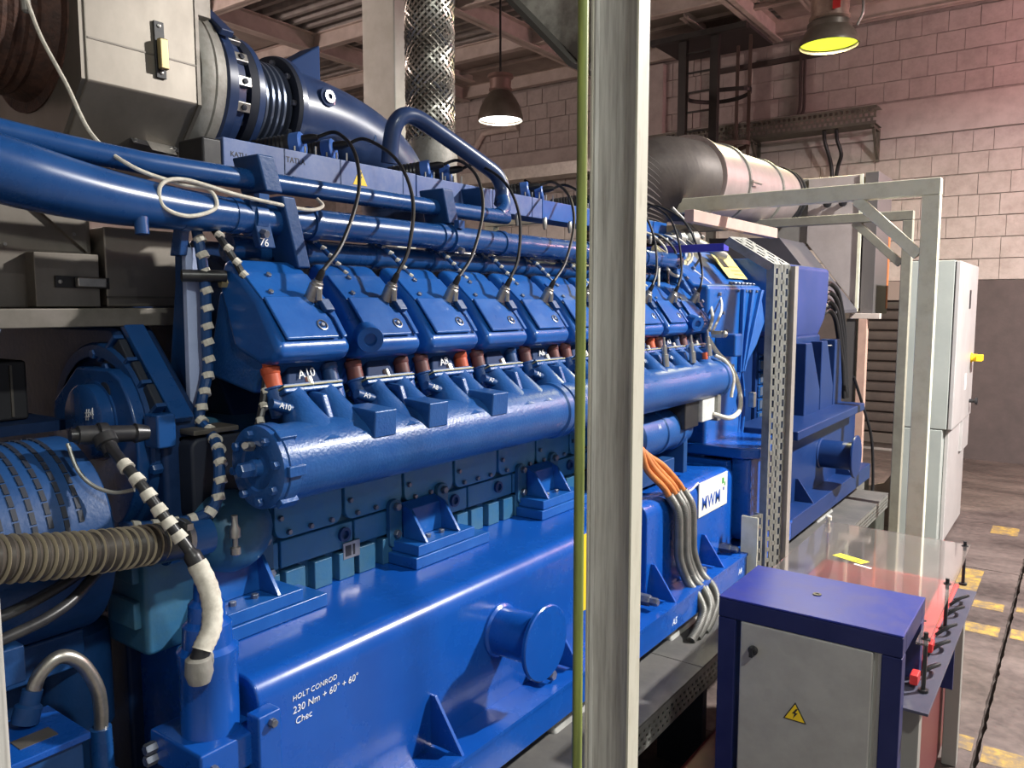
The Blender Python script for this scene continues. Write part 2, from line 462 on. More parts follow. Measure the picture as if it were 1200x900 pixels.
for y in (4.1, 9.4):
    mb = MB(); ibeam(mb, (-12, y, 5.14), (5.5, y, 5.14), .08, .07)
    mb.build('purlin', BEAMM, ceil, smooth=15)
for k, (x0, x1) in enumerate(((-8.3, -7.2), (-5.9, -4.8), (-4.6, -3.4), (-3.3, -2.2))):
    for y in (7.5, 9.35):
        mb = MB(); ibeam(mb, (x0 + .55, y - .33, 5.09), (x0 + .55, y + .33, 5.09), .13, .10)
        mb.build('purlin', BEAMM, ceil, smooth=15)
# flat infill panels near the wall
for (x0, x1, y0, y1) in ((-8.2, -6.05, 8.72, 10.05), (-5.8, -3.47, 8.72, 10.05), (-3.2, -1.05, 8.72, 10.05), (-3.2, -1.05, 7.25, 8.5), (-0.8, 1.35, 8.72, 10.05), (-10.6, -8.45, 5.7, 7.0)):
    MB().box(x0, x1, y0, y1, 5.19, 5.215).build('infill_panel', mat('ceiling panel paint', (0.40, .34, .30), (0.30, .25, .22), rough=.7, scale=3), ceil)

# ---- white column behind the engine
col = tag(MB().box(-4.75, -4.40, 4.55, 4.77, 0, 5.215).build('column', WHITEC, bev=.012), kind='structure', label='white painted square column behind the engine')

# ---- unseen walls added to keep ambient light out behind the viewer and far left
tag(MB().box(-12, 5.5, -1.8, -1.5, 0, 5.22).build('wall_front', mat('grey wall paint', (.34, .34, .34), (.28, .28, .28), rough=.8, scale=3)), kind='structure', label='unseen grey painted wall added behind the viewer')
tag(MB().box(-12.3, -12, -1.8, 10.6, 0, 5.22).build('wall_left', WALLP), kind='structure', label='unseen painted wall added at the far left')
# ================================================================== SKID BASE FRAME
base = thing('base_frame', (-2.1, 2.6, 0.53), 'bright blue steel skid frame with chalk notes, side trunnions and triangular gussets', 'base frame')
prof = [(-1.30, .62), (-1.30, .945)] + [(-1.345 + .045 * math.cos(a), .945 + .055 * math.sin(a)) for a in [math.pi / 2 * k / 6 for k in range(1, 7)]] + [(-2.9, 1.0), (-2.9, .62)]
MB().py(prof, .93, 2.62).build('deck_beam', BASEB, base, bev=.006)
MB().py(prof, 2.66, 3.56).build('deck_beam', BASEB, base, bev=.006)
MB().box(-2.9, -1.325, 2.60, 2.68, .62, .985).build('joint_plate', BASEB, base)
MB().box(-2.9, -1.33, 3.55, 4.15, .62, 1.02).build('bell_support', BASEB, base, bev=.006)
o = MB().pz([(-1.26, 3.56), (-1.20, 3.62), (-1.20, 3.98), (-1.26, 4.04), (-1.62, 4.04), (-1.62, 3.56)], 1.035, 1.085).build('support_cap', BASEB, base, bev=.01, seg=3)
MB().box(-1.33, -1.235, 3.60, 4.0, .64, 1.035).build('support_column', BASEB, base, bev=.012)
MB().box(-1.33, -1.27, 4.0, 4.17, .64, 1.0).build('support_column', ALTB, base, bev=.006)
MB().box(-2.9, -1.3, 4.17, 5.95, .62, 1.02).build('alternator_beam', ALTB, base, bev=.006)
MB().box(-2.9, -1.19, .93, 4.12, .53, .625).build('bottom_flange', BASEB, base, bev=.004)
MB().box(-1.235, -1.185, .93, 4.12, .622, .634).build('flange_lip', BASEB, base)
MB().box(-2.9, -1.19, 4.121, 5.96, .53, .634).build('bottom_flange', ALTB, base, bev=.004)
def gusset(y, x1=-1.195, h=.13, t=.010, m=BASEB):
    mb = MB(); mb.prism([(-1.302, .633), (x1, .633), (-1.285, .633 + h), (-1.302, .633 + h)], (0, y, 0), (1, 0, 0), (0, 0, 1), (0, t, 0))
    mb.build('gusset', m, base, bev=.0015)
for y in (1.44, 2.01, 2.70, 3.19): gusset(y)
for y in (4.55, 5.45): gusset(y, m=ALTB)
def trunnion(y, z, x0, x1, r, rc, m):
    mb = MB(); mb.lathe((x0 - .005, y, z), (1, 0, 0), [(0, r * 1.12), (.012, r * 1.1), (.018, r), (x1 - x0 + .005, r)], 32)
    t = mb.build('trunnion', m, base)
    cap = MB(); cap.lathe((x1, y, z), (1, 0, 0), [(0, rc * .97), (.004, rc), (.012, rc), (.015, rc * .97)], 40)
    cap.build('end_disc', m, t)
trunnion(1.735, .835, -1.30, -1.155, .068, .104, BASEB)
trunnion(5.05, .835, -1.30, -1.10, .085, .13, ALTB)
# drain plug and bolts on the flange
mb = MB()
for (y, z) in ((1.90, .655), (2.60, .66), (3.05, .655), (3.42, .65)):
    mb.hexb((-1.30, y, z), (1, 0, 0), .022, .05); mb.hexb((-1.26, y, z), (1, 0, 0), .016, .04)
stuff(mb.build('drain_plug', BOLT, base))
# handwriting on the side face
wx = -1.2992
def chalk(b, y, z, s, slope=0.02):
    return text('handwriting', b, s, (wx, y, z), (0, 1, slope), (0, -slope, 1), WHITE, base, bold=-.0002, shear=.15, depth=.0006)
chalk('HOLT CONROD', 1.012, .925, .0165)
chalk('230 Nm + 60° + 60°', 1.012, .897, .022, .03)
chalk('Chec', 1.018, .872, .021)
for (y, s) in ((2.03, 'A6'), (2.66, 'A5'), (3.35, 'A4')):
    text('handwriting', s, .035, (-1.1895, y, .558), (0, 1, 0), (0, 0, 1), WHITE, base, depth=.0006, shear=.2)
# yellow strip label
MB().box(-1.2995, -1.2975, 2.19, 2.235, .742, 1.0).build('yellow_label', YELLOW, base)
# maker's plate
pl = MB(); pl.box(-1.2995, -1.294, 3.14, 3.465, .845, .995)
pl = pl.build('name_plate', SIGNW, base, bev=.001)
text('plate_lettering', 'MWM', .080, (-1.2935, 3.168, .872), (0, 1, 0), (0, 0, 1), SIGNB, pl, bold=.0010, depth=.0004, spacing=1.06)
for (y, z, w, h, m) in ((3.398, .948, .022, .026, SIGNG), (3.425, .935, .012, .017, SIGNG), (3.412, .916, .013, .014, SIGNB)):
    MB().pz([(0, 0), (1, 0), (1, 1), (0, 1)], 0, 1)
    MB().box(-1.294, -1.2932, y, y + w, z, z + h).build('plate_mark', m, pl)
# filler pipe with clamp at the near end of the skid
mb = MB()
mb.lathe((-1.365, .865, .53), (0, 0, 1), [(0, .056), (.33, .056), (.345, .062), (.36, .062), (.37, .056), (.52, .055), (.53, .058), (.55, .058), (.56, .048), (.60, .046), (.61, .036), (.64, .034), (.65, .024), (.68, .022)], 32)
mb.build('filler_pipe', BASEB, base)
mb = MB(); mb.box(-1.46, -1.285, .79, .935, .845, .915); mb.build('pipe_clamp', BASEB, base, bev=.006)
mb = MB(); mb.box(-1.30, -1.26, .90, .955, .80, .95); mb.build('clamp_ear', BASEB, base, bev=.005)
mb = MB()
for (x, y, z) in ((-1.285, .815, .88), (-1.26, .93, .93), (-1.26, .93, .82)): mb.hexb((x, y, z), (1, 0, 0), .009, .012)
for (x, z) in ((-1.44, .885), (-1.44, .862)): mb.hexb((x, .79, z), (0, -1, 0), .012, .022)
stuff(mb.build('clamp_bolts', BOLT, base))
mb = MB(); mb.lathe((-1.335, .835, 1.075), (.55, -.75, .1), [(-.03, .012), (.0, .014), (.0, .024), (.012, .024)], 16); mb.lathe((-1.318, .815, 1.07), (0, 0, 1), [(-.028, .020), (-.01, .026), (.018, .024), (.022, .018)], 18)
mb.build('sensor_socket', GREYC, base)

# resting pads under the flange
for i, (y, lb) in enumerate(((1.05, 'grey rubber mount pad at the near end of the blue skid'), (2.10, 'grey mount pad below the skid beside the tall cream post'), (2.93, 'grey mount pad below the skid next to the grey conduits'),
                             (3.70, 'grey mount pad below the skid under the white sign plate'), (5.0, 'grey mount pad below the alternator end of the skid'))):
    mb = MB(); mb.prism([(-.02, 0), (.17, 0), (.155, .03), (.14, .078), (-.02, .088)], (-1.40, y - .17, .441), (1, 0, 0), (0, 0, 1), (0, .34, 0))
    tag(mb.build('mount_pad', mat('pad rubber', (.34, .34, .32), (.22, .22, .21), rough=.4, scale=14), bev=.012, seg=3), lb, 'mount pad', 'mount pads under the skid')

# ================================================================== GAS ENGINE
eng = thing('gas_engine', (-2.15, 2.3, 1.0), 'large bright blue gas engine with a row of cylinder head covers and pipes', 'engine')
P = .25; Y0 = 1.25; NC = 10
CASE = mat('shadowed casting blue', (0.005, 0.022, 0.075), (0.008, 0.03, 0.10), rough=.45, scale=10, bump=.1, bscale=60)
# crankcase
ccp = [(-2.66, 1.0), (-1.64, 1.0), (-1.64, 1.40), (-1.74, 1.47), (-1.80, 1.56), (-1.66, 1.78), (-1.90, 1.92), (-2.15, 1.70), (-2.4, 1.92), (-2.64, 1.78), (-2.5, 1.56), (-2.66, 1.40)]
MB().py([(-2.66, 1.0), (-1.64, 1.0), (-1.64, 1.40), (-1.74, 1.47), (-2.56, 1.47), (-2.66, 1.40)], .98, 3.58).build('crankcase', DIRTB, eng, bev=.008)
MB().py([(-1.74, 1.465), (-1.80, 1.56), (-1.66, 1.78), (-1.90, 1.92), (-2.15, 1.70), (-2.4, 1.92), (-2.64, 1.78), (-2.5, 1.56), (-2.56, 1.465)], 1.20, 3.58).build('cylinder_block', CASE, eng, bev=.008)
PANEL = mat('access panel paint', (0.030, 0.19, 0.42), (0.05, 0.21, 0.36), rough=.4, scale=8, bump=.06, bscale=70)
# lower ledge with slots
for k in range(11):
    y = .985 + .25 * k
    if y > 3.4: break
    for (a, b) in ((.012, .075), (.105, .165), (.19, .245)):
        MB().box(-1.645, -1.612, y + a, y + b, 1.0, 1.075).build('ledge_block', DIRTB, eng, bev=.003)
    MB().box(-1.645, -1.618, y + .004, y + .246, 1.085, 1.155).build('ledge_plate', PANEL, eng, bev=.003)
# access panels
def rrect(w, h, r, n=4):
    out = []
    for (cx, cy, a0) in ((w / 2 - r, h / 2 - r, 0), (-w / 2 + r, h / 2 - r, 90), (-w / 2 + r, -h / 2 + r, 180), (w / 2 - r, -h / 2 + r, 270)):
        for k in range(n + 1):
            a = math.radians(a0 + 90 * k / n); out.append((cx + r * math.cos(a), cy + r * math.sin(a)))
    return out
PANEL = mat('access panel paint', (0.030, 0.19, 0.42), (0.05, 0.21, 0.36), rough=.4, scale=8, bump=.06, bscale=70)
for k in range(10):
    yc = 1.10 + .2335 * k
    if k == 0: continue
    if yc > 3.45: break
    mb = MB(); mb.prism(rrect(.222, .27, .03), (-1.64, yc, 1.295), (0, 1, 0), (0, 0, 1), (.022, 0, 0))
    p_ = mb.build('access_panel', PANEL, eng, bev=.003)
    mb = MB()
    for (dy, dz) in ((-.095, .02), (.095, .02), (-.07, -.12), (.0, -.12), (.07, -.12), (-.095, -.08), (.095, .09), (-.095, .09)):
        mb.hexb((-1.62, yc + dy, 1.295 + dz), (1, 0, 0), .0075, .012)
    stuff(mb.build('panel_bolts', BOLT, p_))
    mb = MB(); mb.lathe((-1.62, yc + .113, 1.125), (1, 0, 0), [(0, .02), (.012, .02), (.012, .012), (.004, .011)], 16)
    mb.build('plug', DARKB, eng)
# nameplate
np_ = MB().box(-1.617, -1.611, 1.44, 1.50, 1.055, 1.10).build('engine_plate', STEEL, eng)
MB().box(-1.611, -1.6105, 1.447, 1.468, 1.062, 1.092).build('plate_print', BLACKP, np_)
MB().box(-1.611, -1.6105, 1.474, 1.482, 1.062, 1.092).build('plate_print', BLACKP, np_)

# mounting feet
def foot(y, L=.34):
    f_ = MB().box(-1.612, -1.50, y, y + L, 1.001, 1.034).build('mounting_foot', BLUE, eng, bev=.003)
    MB().box(-1.612, -1.505, y + .015, y + L - .07, 1.0345, 1.066).build('foot_plate', BLUE, f_, bev=.003)
    MB().prism([(-1.612, 1.066), (-1.578, 1.066), (-1.585, 1.15), (-1.612, 1.17)], (0, y + .055, 0), (1, 0, 0), (0, 0, 1), (0, .152, 0)).build('foot_back', BLUE, f_, bev=.003)
    for yy in (y + .052, y + .198):
        MB().prism([(-1.60, 1.0665), (-1.508, 1.0665), (-1.568, 1.152), (-1.60, 1.165)], (0, yy, 0), (1, 0, 0), (0, 0, 1), (0, .010, 0)).build('foot_gusset', BLUE, f_, bev=.0015)
    MB().prism(rrect(.05, .14, .02), (-1.618, y + .025, 1.115), (0, 1, 0), (0, 0, 1), (.016, 0, 0)).build('foot_ear', DIRTB, f_, bev=.002)
    MB().prism(rrect(.05, .14, .02), (-1.618, y + .235, 1.125), (0, 1, 0), (0, 0, 1), (.016, 0, 0)).build('foot_ear', DIRTB, f_, bev=.002)
    mb = MB()
    for yy, zz in ((y + .025, 1.165), (y + .025, 1.085), (y + .235, 1.175), (y + .245, 1.09)):
        mb.hexb((-1.602, yy, zz), (1, 0, 0), .012, .014)
    for yy in (y + .10, y + .16): mb.hexb((-1.545, yy, 1.066), (0, 0, 1), .009, .010)
    stuff(mb.build('foot_bolts', BOLT, f_))
for y in (.945, 1.61, 2.25, 2.90): foot(y)

# cylinder heads and covers
def face_pt(y, s, off=0.0):
    # point on the outer cover face, s = 0 at ridge, 1 at lower lip
    a, b = V((-1.505, 0, 1.768)), V((-1.425, 0, 1.655))
    d = b - a; n = V((.817, 0, .577))
    return V((a.x + d.x * s + n.x * off, y, a.z + d.z * s + n.z * off))
def head(k):
    yc = Y0 - .035 + P * k
    mb = MB()
    mb.py([(-1.475, 1.63), (-1.54, 1.545), (-1.72, 1.58), (-1.66, 1.78), (-1.6, 1.80)], yc - .100, yc + .100)
    mb.build('cylinder_head', CAST, eng, bev=.01)
    mb = MB()
    cp = [(-1.428, 1.650), (-1.507, 1.764), (-1.600, 1.846), (-1.635, 1.86), (-1.665, 1.80), (-1.60, 1.645), (-1.50, 1.612), (-1.45, 1.618)]
    # drafted shell: wide at the flange, narrower on top
    def ring(dy, tw):
        return [V((x, yc + (dy - math.copysign(tw * max(0, (z - 1.6) / .3) , dy)), z)) for (x, z) in cp]
    mb.loft([ring(-.110, .012), ring(.110, .012)])
    c_ = mb.build('rocker_cover', BLUE, eng, bev=.020, seg=4)
    # raised skin with a curved gutter on its right side
    ya, yb = yc - .094, yc + .092
    def skin(poly, th, name, bv=.006):
        m_ = MB(); o_ = face_pt(0, 0, .0); d_ = (face_pt(0, 1) - face_pt(0, 0))
        m_.prism(poly, (o_.x, 0, o_.z), (0, 1, 0), d_, V((.817, 0, .577)) * th)
        return m_.build(name, BLUE, c_, bev=bv, seg=3)
    skin([(ya, .02), (yc + .035, .02), (yc + .035, .22), (yc + .058, .34), (yc + .066, .5), (yc + .066, .86), (ya + .01, .86)], .0075, 'cover_skin', .004)
    skin([(yb - .034, .02), (yb - .002, .10), (yb, .86), (yb - .014, .86), (yb - .014, .46), (yb - .030, .26), (yb - .034, .2)], .0075, 'cover_skin', .003)
    m_ = MB(); m_.prism([(ya, -.005), (yb, -.005), (yb, .09), (ya, .09)], (-1.512, 0, 1.762), (0, 1, 0), V((-.095, 0, .084)).normalized(), V((.66, 0, .75)) * .007)
    m_.build('cover_band', BLUE, c_, bev=.003)
    # ignition plug with its sleeve
    q = face_pt(yc + .040, .02, .012)
    ax = V((.45, .12, .88)).normalized()
    m_ = MB(); m_.lathe(q - ax * .012, ax, [(0, .0165), (.038, .0165), (.040, .0145), (.046, .0145), (.048, .011), (.052, .011)], 18)
    m_.cyl(q + V((.018, .004, -.012)), q + ax * .02 + V((.012, 0, -.004)), .008, 10)
    pc = m_.build('plug_connector', STEEL, c_)
    m_ = MB(); m_.lathe(q + ax * .038, ax, [(0, .009), (.022, .008), (.03, .005)], 12); m_.build('boot', BLACK, pc)
    m_ = MB(); m_.obox(face_pt(yc + .062, .26, .016), V((.006, 0, .004)), V((0, .014, 0)), V((.008, .004, -.014))); m_.build('latch', DARKB, c_, bev=.003)
    # screw bosses
    m_ = MB()
    for (y, s_) in ((yc + .030, .62),):
        m_.lathe(face_pt(y, s_, .006), (.817, 0, .577), [(0, .015), (.004, .015), (.005, .012), (.0, .010)], 16)
        m_.hexb(face_pt(y, s_, .006), (.817, 0, .577), .006, .007)
    for (y, s_) in ((yc - .06, -.07), (yc + .07, -.07), (yc - .03, -.55)):
        m_.hexb(V((-1.512 - .095 * max(0, -s_) , y, 1.772 + .084 * max(0, -s_))), (.66, 0, .75), .007, .006)
    stuff(m_.build('cover_screws', BOLT, c_))
    if k in (1, 9):
        m_ = MB(); pc2 = face_pt(yc - .095, .92, .008)
        m_.lathe(pc2, (.75, -.45, -.2), [(-.06, .030), (.012, .034), (.018, .032), (.018, .016), (.008, .014)], 24)
        m_.build('lifting_eye', BLUE, c_)
    return yc
def zt(y): return 0
for k in range(NC):
    yc = head(k)
    # port block below the cover
    mb = MB(); mb.prism([(-.055, 0), (.055, 0), (.03, .075), (-.03, .075)], (-1.475, yc + .0, 1.555), (0, 1, 0), V((-.35, 0, .94)), V((-.07, 0, .02)))
    pb = mb.build('port_block', mat('port navy', (.008, .03, .10), rough=.6, spec=.2), eng, bev=.006)
    if k % 2 == 0:
        text('handwriting', 'A%d' % (10 - k), .03, (-1.478, yc - .018, 1.578), (0, 1, .1), (-.3, 0, .95), WHITE, pb, depth=.0006)
    # orange sealing boots
    OLD = mat('aged seal', (.17, .05, .04), (.08, .04, .05), rough=.5, scale=30)
    for s_, m1 in ((-.085, ORANGE if k in (0,) else OLD), (.085, ORANGE if k in (2, 7) else (OLD if k in (1, 4) else DARKB))):
        mb = MB(); mb.lathe((-1.485, yc + s_, 1.563), V((-.25, 0, .96)), [(0, .021), (.03, .020), (.033, .022), (.045, .022), (.048, .016), (.075, .016)], 16)
        mb.build('seal_boot', m1, eng)
        mb = MB(); mb.lathe((-1.46, yc + s_, 1.50), V((-.33, 0, .94)), [(0, .022), (.06, .024), (.062, .027), (.066, .027)], 16)
        mb.build('pushrod_tube', CAST, eng)
    # flange with gasket
    u = V((-.80, 0, .0)); 
    mb = MB(); fn = V((-.45, 0, .893)); ft = V((.893, 0, .45))
    c0 = V((-1.472, yc - .008, 1.542))
    mb.obox(c0, V((0, .086, 0)), ft * .042, fn * .006); mb.build('port_flange', CAST, eng, bev=.004)
    mb = MB(); mb.obox(c0 + fn * .0085, V((0, .086, 0)), ft * .043, fn * .0016); mb.build('gasket', GASKET, eng)
    mb = MB(); mb.obox(c0 + fn * .013, V((0, .080, 0)), ft * .036, fn * .005); mb.build('port_flange', DARKB, eng, bev=.003)
    mb = MB()
    for dy in (0,):
        mb.lathe(c0 + V((0, dy, 0)) + ft * .03, fn, [(0, .009), (.03, .009), (.032, .006)], 10)
    stuff(mb.build('flange_studs', STEEL, eng))
    # tag
    if k < 9:
        mb = MB(); p0 = V((-1.43, yc - .135, 1.535)); ex = V((.1, .9, -.32)).normalized()
        mb.cyl(p0, p0 + ex * .065, .012, 12); w_ = mb.build('sensor_plug', DARKB, eng)
        text('tag_lettering', 'A%d' % (10 - k), .018, p0 + ex * .012 + V((.0125, 0, -.004)), ex, V((-.1, .3, .95)), WHITE, w_, depth=.0006)

# mixture manifold with two necks per cylinder
MX, MZ, MR = -1.385, 1.412, .084
def manifold(y0, y1, ks, name='intake_manifold'):
    mb = MB()
    mb.lathe((MX, y0, MZ), (0, 1, 0), [(0, MR), (.004, MR + .006), (.03, MR + .006), (.036, MR), (y1 - y0 - .036, MR), (y1 - y0 - .03, MR + .006), (y1 - y0 - .002, MR + .006), (y1 - y0, MR)], 48)
    man = mb.build(name, CAST, eng)
    for k in ks:
        yc = Y0 - .035 + P * k + .01
        for s_ in (-1, 1):
            rings = []
            A = V((MX + .035, yc - .018 + s_ * .052, MZ + .012)); B = V((-1.470, yc - .018 + s_ * .046, 1.540))
            for i in range(9):
                t = i / 8; c = A.lerp(B, t)
                ry = .092 - .058 * min(1, t * 1.25) ** .75 + (.006 if t > .9 else 0); rx = .052 - .014 * t + (.004 if t > .9 else 0)
                d = (B - A).normalized(); e = V((d.z, 0, -d.x))
                rings.append([c + V((0, 1, 0)) * ry * math.cos(2 * math.pi * q / 20) + e * rx * math.sin(2 * math.pi * q / 20) for q in range(20)])
            m_ = MB(); m_.loft(rings); m_.build('neck', CAST, man, smooth=60)
        m_ = MB(); m_.obox((-1.418, yc - .018, 1.520), V((0, .009, 0)), V((.028, 0, -.002)), V((-.012, 0, .03))); m_.build('neck_bridge', CAST, man, bev=.005)
    return man
man1 = manifold(1.02, 2.135, range(0, 4))
man2 = manifold(2.142, 3.50, range(4, 10))
for y in (1.302, 1.487, 1.745):
    m_ = MB(); m_.prism([(-1.40, 1.44), (-1.305, 1.445), (-1.300, 1.508), (-1.40, 1.515)], (0, y - .036, 0), (1, 0, 0), (0, 0, 1), (0, .072, 0))
    l_ = m_.build('sensor_lug', CAST, man1, bev=.004)
for (y0,) in ((1.302,), (1.745,)):
    pass
# end cap facing the camera
m_ = MB(); m_.lathe((MX, 1.02, MZ), (0, -1, 0), [(0, MR + .004), (.012, MR + .004), (.016, MR - .004), (.016, .05), (.012, .046), (.012, .02), (.026, .018), (.03, .012)], 40)
cap_ = m_.build('manifold_end_cap', CAST, eng)
m_ = MB()
for q in range(8):
    a = 2 * math.pi * q / 8 + .2
    m_.hexb((MX + .071 * math.cos(a), 1.005, MZ + .071 * math.sin(a)), (0, -1, 0), .0095, .012)
m_.hexb((MX, .993, MZ), (0, -1, 0), .016, .03)
stuff(m_.build('cap_bolts', CAST, cap_))
m_ = MB(); m_.hexb((MX - .01, 1.003, MZ + .045), (.2, -1, .1), .011, .02); m_.cyl((MX - .005, .99, MZ + .045), (MX + .02, .965, MZ + .055), .007, 10); m_.build('pressure_sensor', STEEL, cap_)
for a in (50, -50, 0):
    a = math.radians(a); d = V((math.cos(a), 0, math.sin(a)))
    m_ = MB(); m_.obox(V((MX, 1.035, MZ)) + d * (MR + .006), V((0, .022, 0)), V((-d.z, 0, d.x)) * .011, d * .008); m_.build('cap_lug', CAST, cap_, bev=.002)

# longitudinal pipes above the covers
def pipe(name, x, z, r, y0, y1, rings=(), m=PIPEB, rr=1.12, n=28):
    mb = MB(); prof = [(0, r)]
    for ry in sorted(rings):
        t = ry - y0
        prof += [(t - .012, r), (t - .011, r * rr), (t + .011, r * rr), (t + .012, r)]
    prof.append((y1 - y0, r))
    mb.lathe((x, y0, z), (0, 1, 0), prof, n)
    return mb.build(name, m, eng)
pipe('coolant_pipe', -1.635, 1.957, .038, 1.14, 3.62, [1.145, 1.375, 1.875, 2.19, 2.75, 3.25])
pipe('charge_pipe', -1.70, 1.888, .034, 1.17, 3.60, [1.40 + .25 * k for k in range(9)], rr=1.10)
mb = MB()
mb.tube([(-1.70, .50, 2.10), (-1.68, .70, 2.072), (-1.672, .90, 2.057), (-1.668, 1.1, 2.052), (-1.668, 2.17, 2.052), (-1.668, 2.225, 2.060), (-1.675, 2.262, 2.085), (-1.69, 2.275, 2.12)], .025, 20, 8)
mb.build('vent_pipe', PIPEB, eng)
mb = MB()
mb.tube([(-1.69, 2.27, 2.10), (-1.70, 2.29, 2.15), (-1.71, 2.27, 2.20), (-1.73, 2.20, 2.24), (-1.78, 2.02, 2.325), (-1.80, 1.955, 2.352), (-1.81, 1.91, 2.350), (-1.82, 1.88, 2.32), (-1.83, 1.872, 2.27), (-1.84, 1.872, 2.20)], .027, 20, 8)
mb.build('bent_pipe', NAVY, eng)
# the wide feed pipe coming in from the left
mb = MB()
def rf(i, t): return .062 - .022 * min(1, max(0, (t - .35) / .6))
mb.tube([(-1.62, .40, 2.06), (-1.615, .60, 2.005), (-1.622, .80, 1.972), (-1.632, .98, 1.960), (-1.635, 1.16, 1.957)], rf, 28, 10)
mb.lathe((-1.635, 1.005, 1.957), (0, 1, 0), [(0, .040), (.002, .046), (.022, .046), (.024, .040)], 28)
mb.cyl((-1.60, .90, 1.93), (-1.597, .90, 1.895), .014)
mb.build('feed_pipe', PIPEB, eng)
# clamp blocks
def clampblk(y, z0, z1, x=-1.69, w=.05):
    mb = MB(); mb.obox((x, y, (z0 + z1) / 2), V((.05, 0, 0)), V((0, w / 2, 0)), V((0, (z1 - z0) * -.14, (z1 - z0) / 2)))
    mb.build('pipe_bracket', DARKB, eng, bev=.005)
clampblk(1.235, 2.02, 2.105, -1.66); clampblk(1.915, 2.0, 2.105, -1.67); clampblk(2.16, 2.05, 2.14, -1.72)
mb = MB(); mb.obox((-1.625, 1.285, 1.925), V((.045, 0, 0)), V((0, .02, 0)), V((0, -.022, .085))); mb.build('pipe_bracket', DARKB, eng, bev=.005)
mb = MB(); mb.obox((-1.61, 1.20, 1.94), V((.012, 0, 0)), V((0, .022, 0)), V((0, -.014, .055))); b_ = mb.build('pipe_bracket', DARKB, eng, bev=.003)
text('handwriting', '76', .026, (-1.597, 1.188, 1.890), (0, 1, -.1), (0, .1, 1), WHITE, b_, depth=.0006)
for y in (1.20, 1.93):
    mb = MB(); mb.lathe((-1.635, y - .016, 1.957), (0, 1, 0), [(0, .044), (.032, .044)], 28); mb.box(-1.61, -1.59, y - .014, y + .014, 1.985, 2.01); mb.build('pipe_clamp', PIPEB, eng)
    mb = MB(); mb.hexb((-1.60, y, 1.92), (1, 0, -.3), .010, .018); stuff(mb.build('clamp_bolt', BOLT, eng))

# ignition rail with coils and leads
rail = MB().box(-1.86, -1.752, 1.205, 1.90, 2.083, 2.162).build('ignition_rail', RAILB, eng, bev=.003)
MB().box(-1.86, -1.752, 1.903, 2.62, 2.083, 2.160).build('ignition_rail', RAILB, eng, bev=.003)
MB().box(-1.86, -1.752, 2.623, 3.75, 2.083, 2.158).build('ignition_rail', BLUE, eng, bev=.003)
MB().box(-1.86, -1.755, 1.15, 1.204, 2.085, 2.155).build('rail_end_plug', BLACKP, eng, bev=.006)
text('rail_lettering', 'TATLA', .021, (-1.7515, 1.395, 2.128), (0, 1, 0), (0, 0, 1), BLACKP, rail, depth=.0004)
text('rail_lettering', 'KATU', .018, (-1.7515, 1.225, 2.118), (0, 1, 0), (0, 0, 1), BLACKP, rail, depth=.0004)
text('rail_lettering', '*5,071', .014, (-1.7515, 1.30, 2.098), (0, 1, 0), (0, 0, 1), BLACKP, rail, depth=.0004)
mb = MB(); mb.prism([(-.028, 0), (.028, 0), (0, .05)], (-1.752, 1.66, 2.098), (0, 1, 0), (0, 0, 1), (.001, 0, 0)); wt = mb.build('warning_sticker', YELLOW, rail)
mb = MB(); mb.prism([(.004, .038), (-.006, .022), (0, .022), (-.005, .008), (.008, .026), (.001, .026), (.008, .038)], (-1.751, 1.66, 2.098), (0, 1, 0), (0, 0, 1), (.0008, 0, 0)); mb.build('bolt_mark', BLACKP, wt)
for y in (1.39, 1.585, 1.84, 2.30, 2.55, 2.95, 3.2, 3.5):
    MB().box(-1.7525, -1.7505, y, y + .003, 2.085, 2.16).build('rail_seam', DARKB, eng)
mb = MB()
for k in range(14):
    mb.lathe((-1.70, 1.3 + .18 * k, 2.06), (0, 0, 1), [(-.025, .006), (-.01, .009), (.012, .009), (.02, .006)], 10)
stuff(mb.build('rail_plugs', STEEL, eng))
coils = []
for k in range(10):
    yc = (1.50, 1.615, 2.04, 2.14, 2.62, 2.72, 3.05, 3.15, 3.45, 3.56)[k]
    c0 = V((-1.87, yc - .01, 2.195)); ax = V((.80, .45, .12)).normalized()
    mb = MB(); mb.lathe(c0 - ax * .10, ax, [(0, .028), (.01, .033)] + [(.02 + .006 * i, .034 if i % 2 else .0315) for i in range(16)] + [(.12, .033)], 20)
    co = mb.build('ignition_coil', BLACKP, eng)
    mb = MB(); mb.lathe(c0 + ax * .02, ax, [(0, .0345), (.028, .0345), (.032, .030)], 20); mb.build('coil_cap', mat('coil cap blue', (.05, .14, .45), rough=.4), co)
    mb = MB(); mb.lathe(c0 + ax * .045 + V((0, 0, .012)), ax, [(0, .013), (.03, .013), (.05, .008)], 12); mb.build('coil_boot', BLACK, co)
    mb = MB()
    for d in (-.02, .0, .02): mb.cyl((-1.80 + d, yc + d, 2.155), (-1.80 + d, yc + d, 2.19), .003, 6)
    stuff(mb.build('coil_pins', STEEL, co))
    coils.append(c0 + ax * .09 + V((0, 0, .012)))
for k in range(10):
    yc = Y0 - .035 + P * k
    q = face_pt(yc + .040, .02, .012) + V((.45, .12, .88)).normalized() * .06
    a = coils[k]
    mid = a.lerp(q, .5) + V((.085, .06 + .02 * (k % 2), .02))
    mb = MB(); mb.tube([a, a + V((.05, .03, .012)), a.lerp(mid, .55) + V((.04, .02, .035)), mid, q.lerp(mid, .35) + V((.012, .012, 0)), q], .0052, 8, 8)
    mb.build('ignition_lead', BLACK, eng)
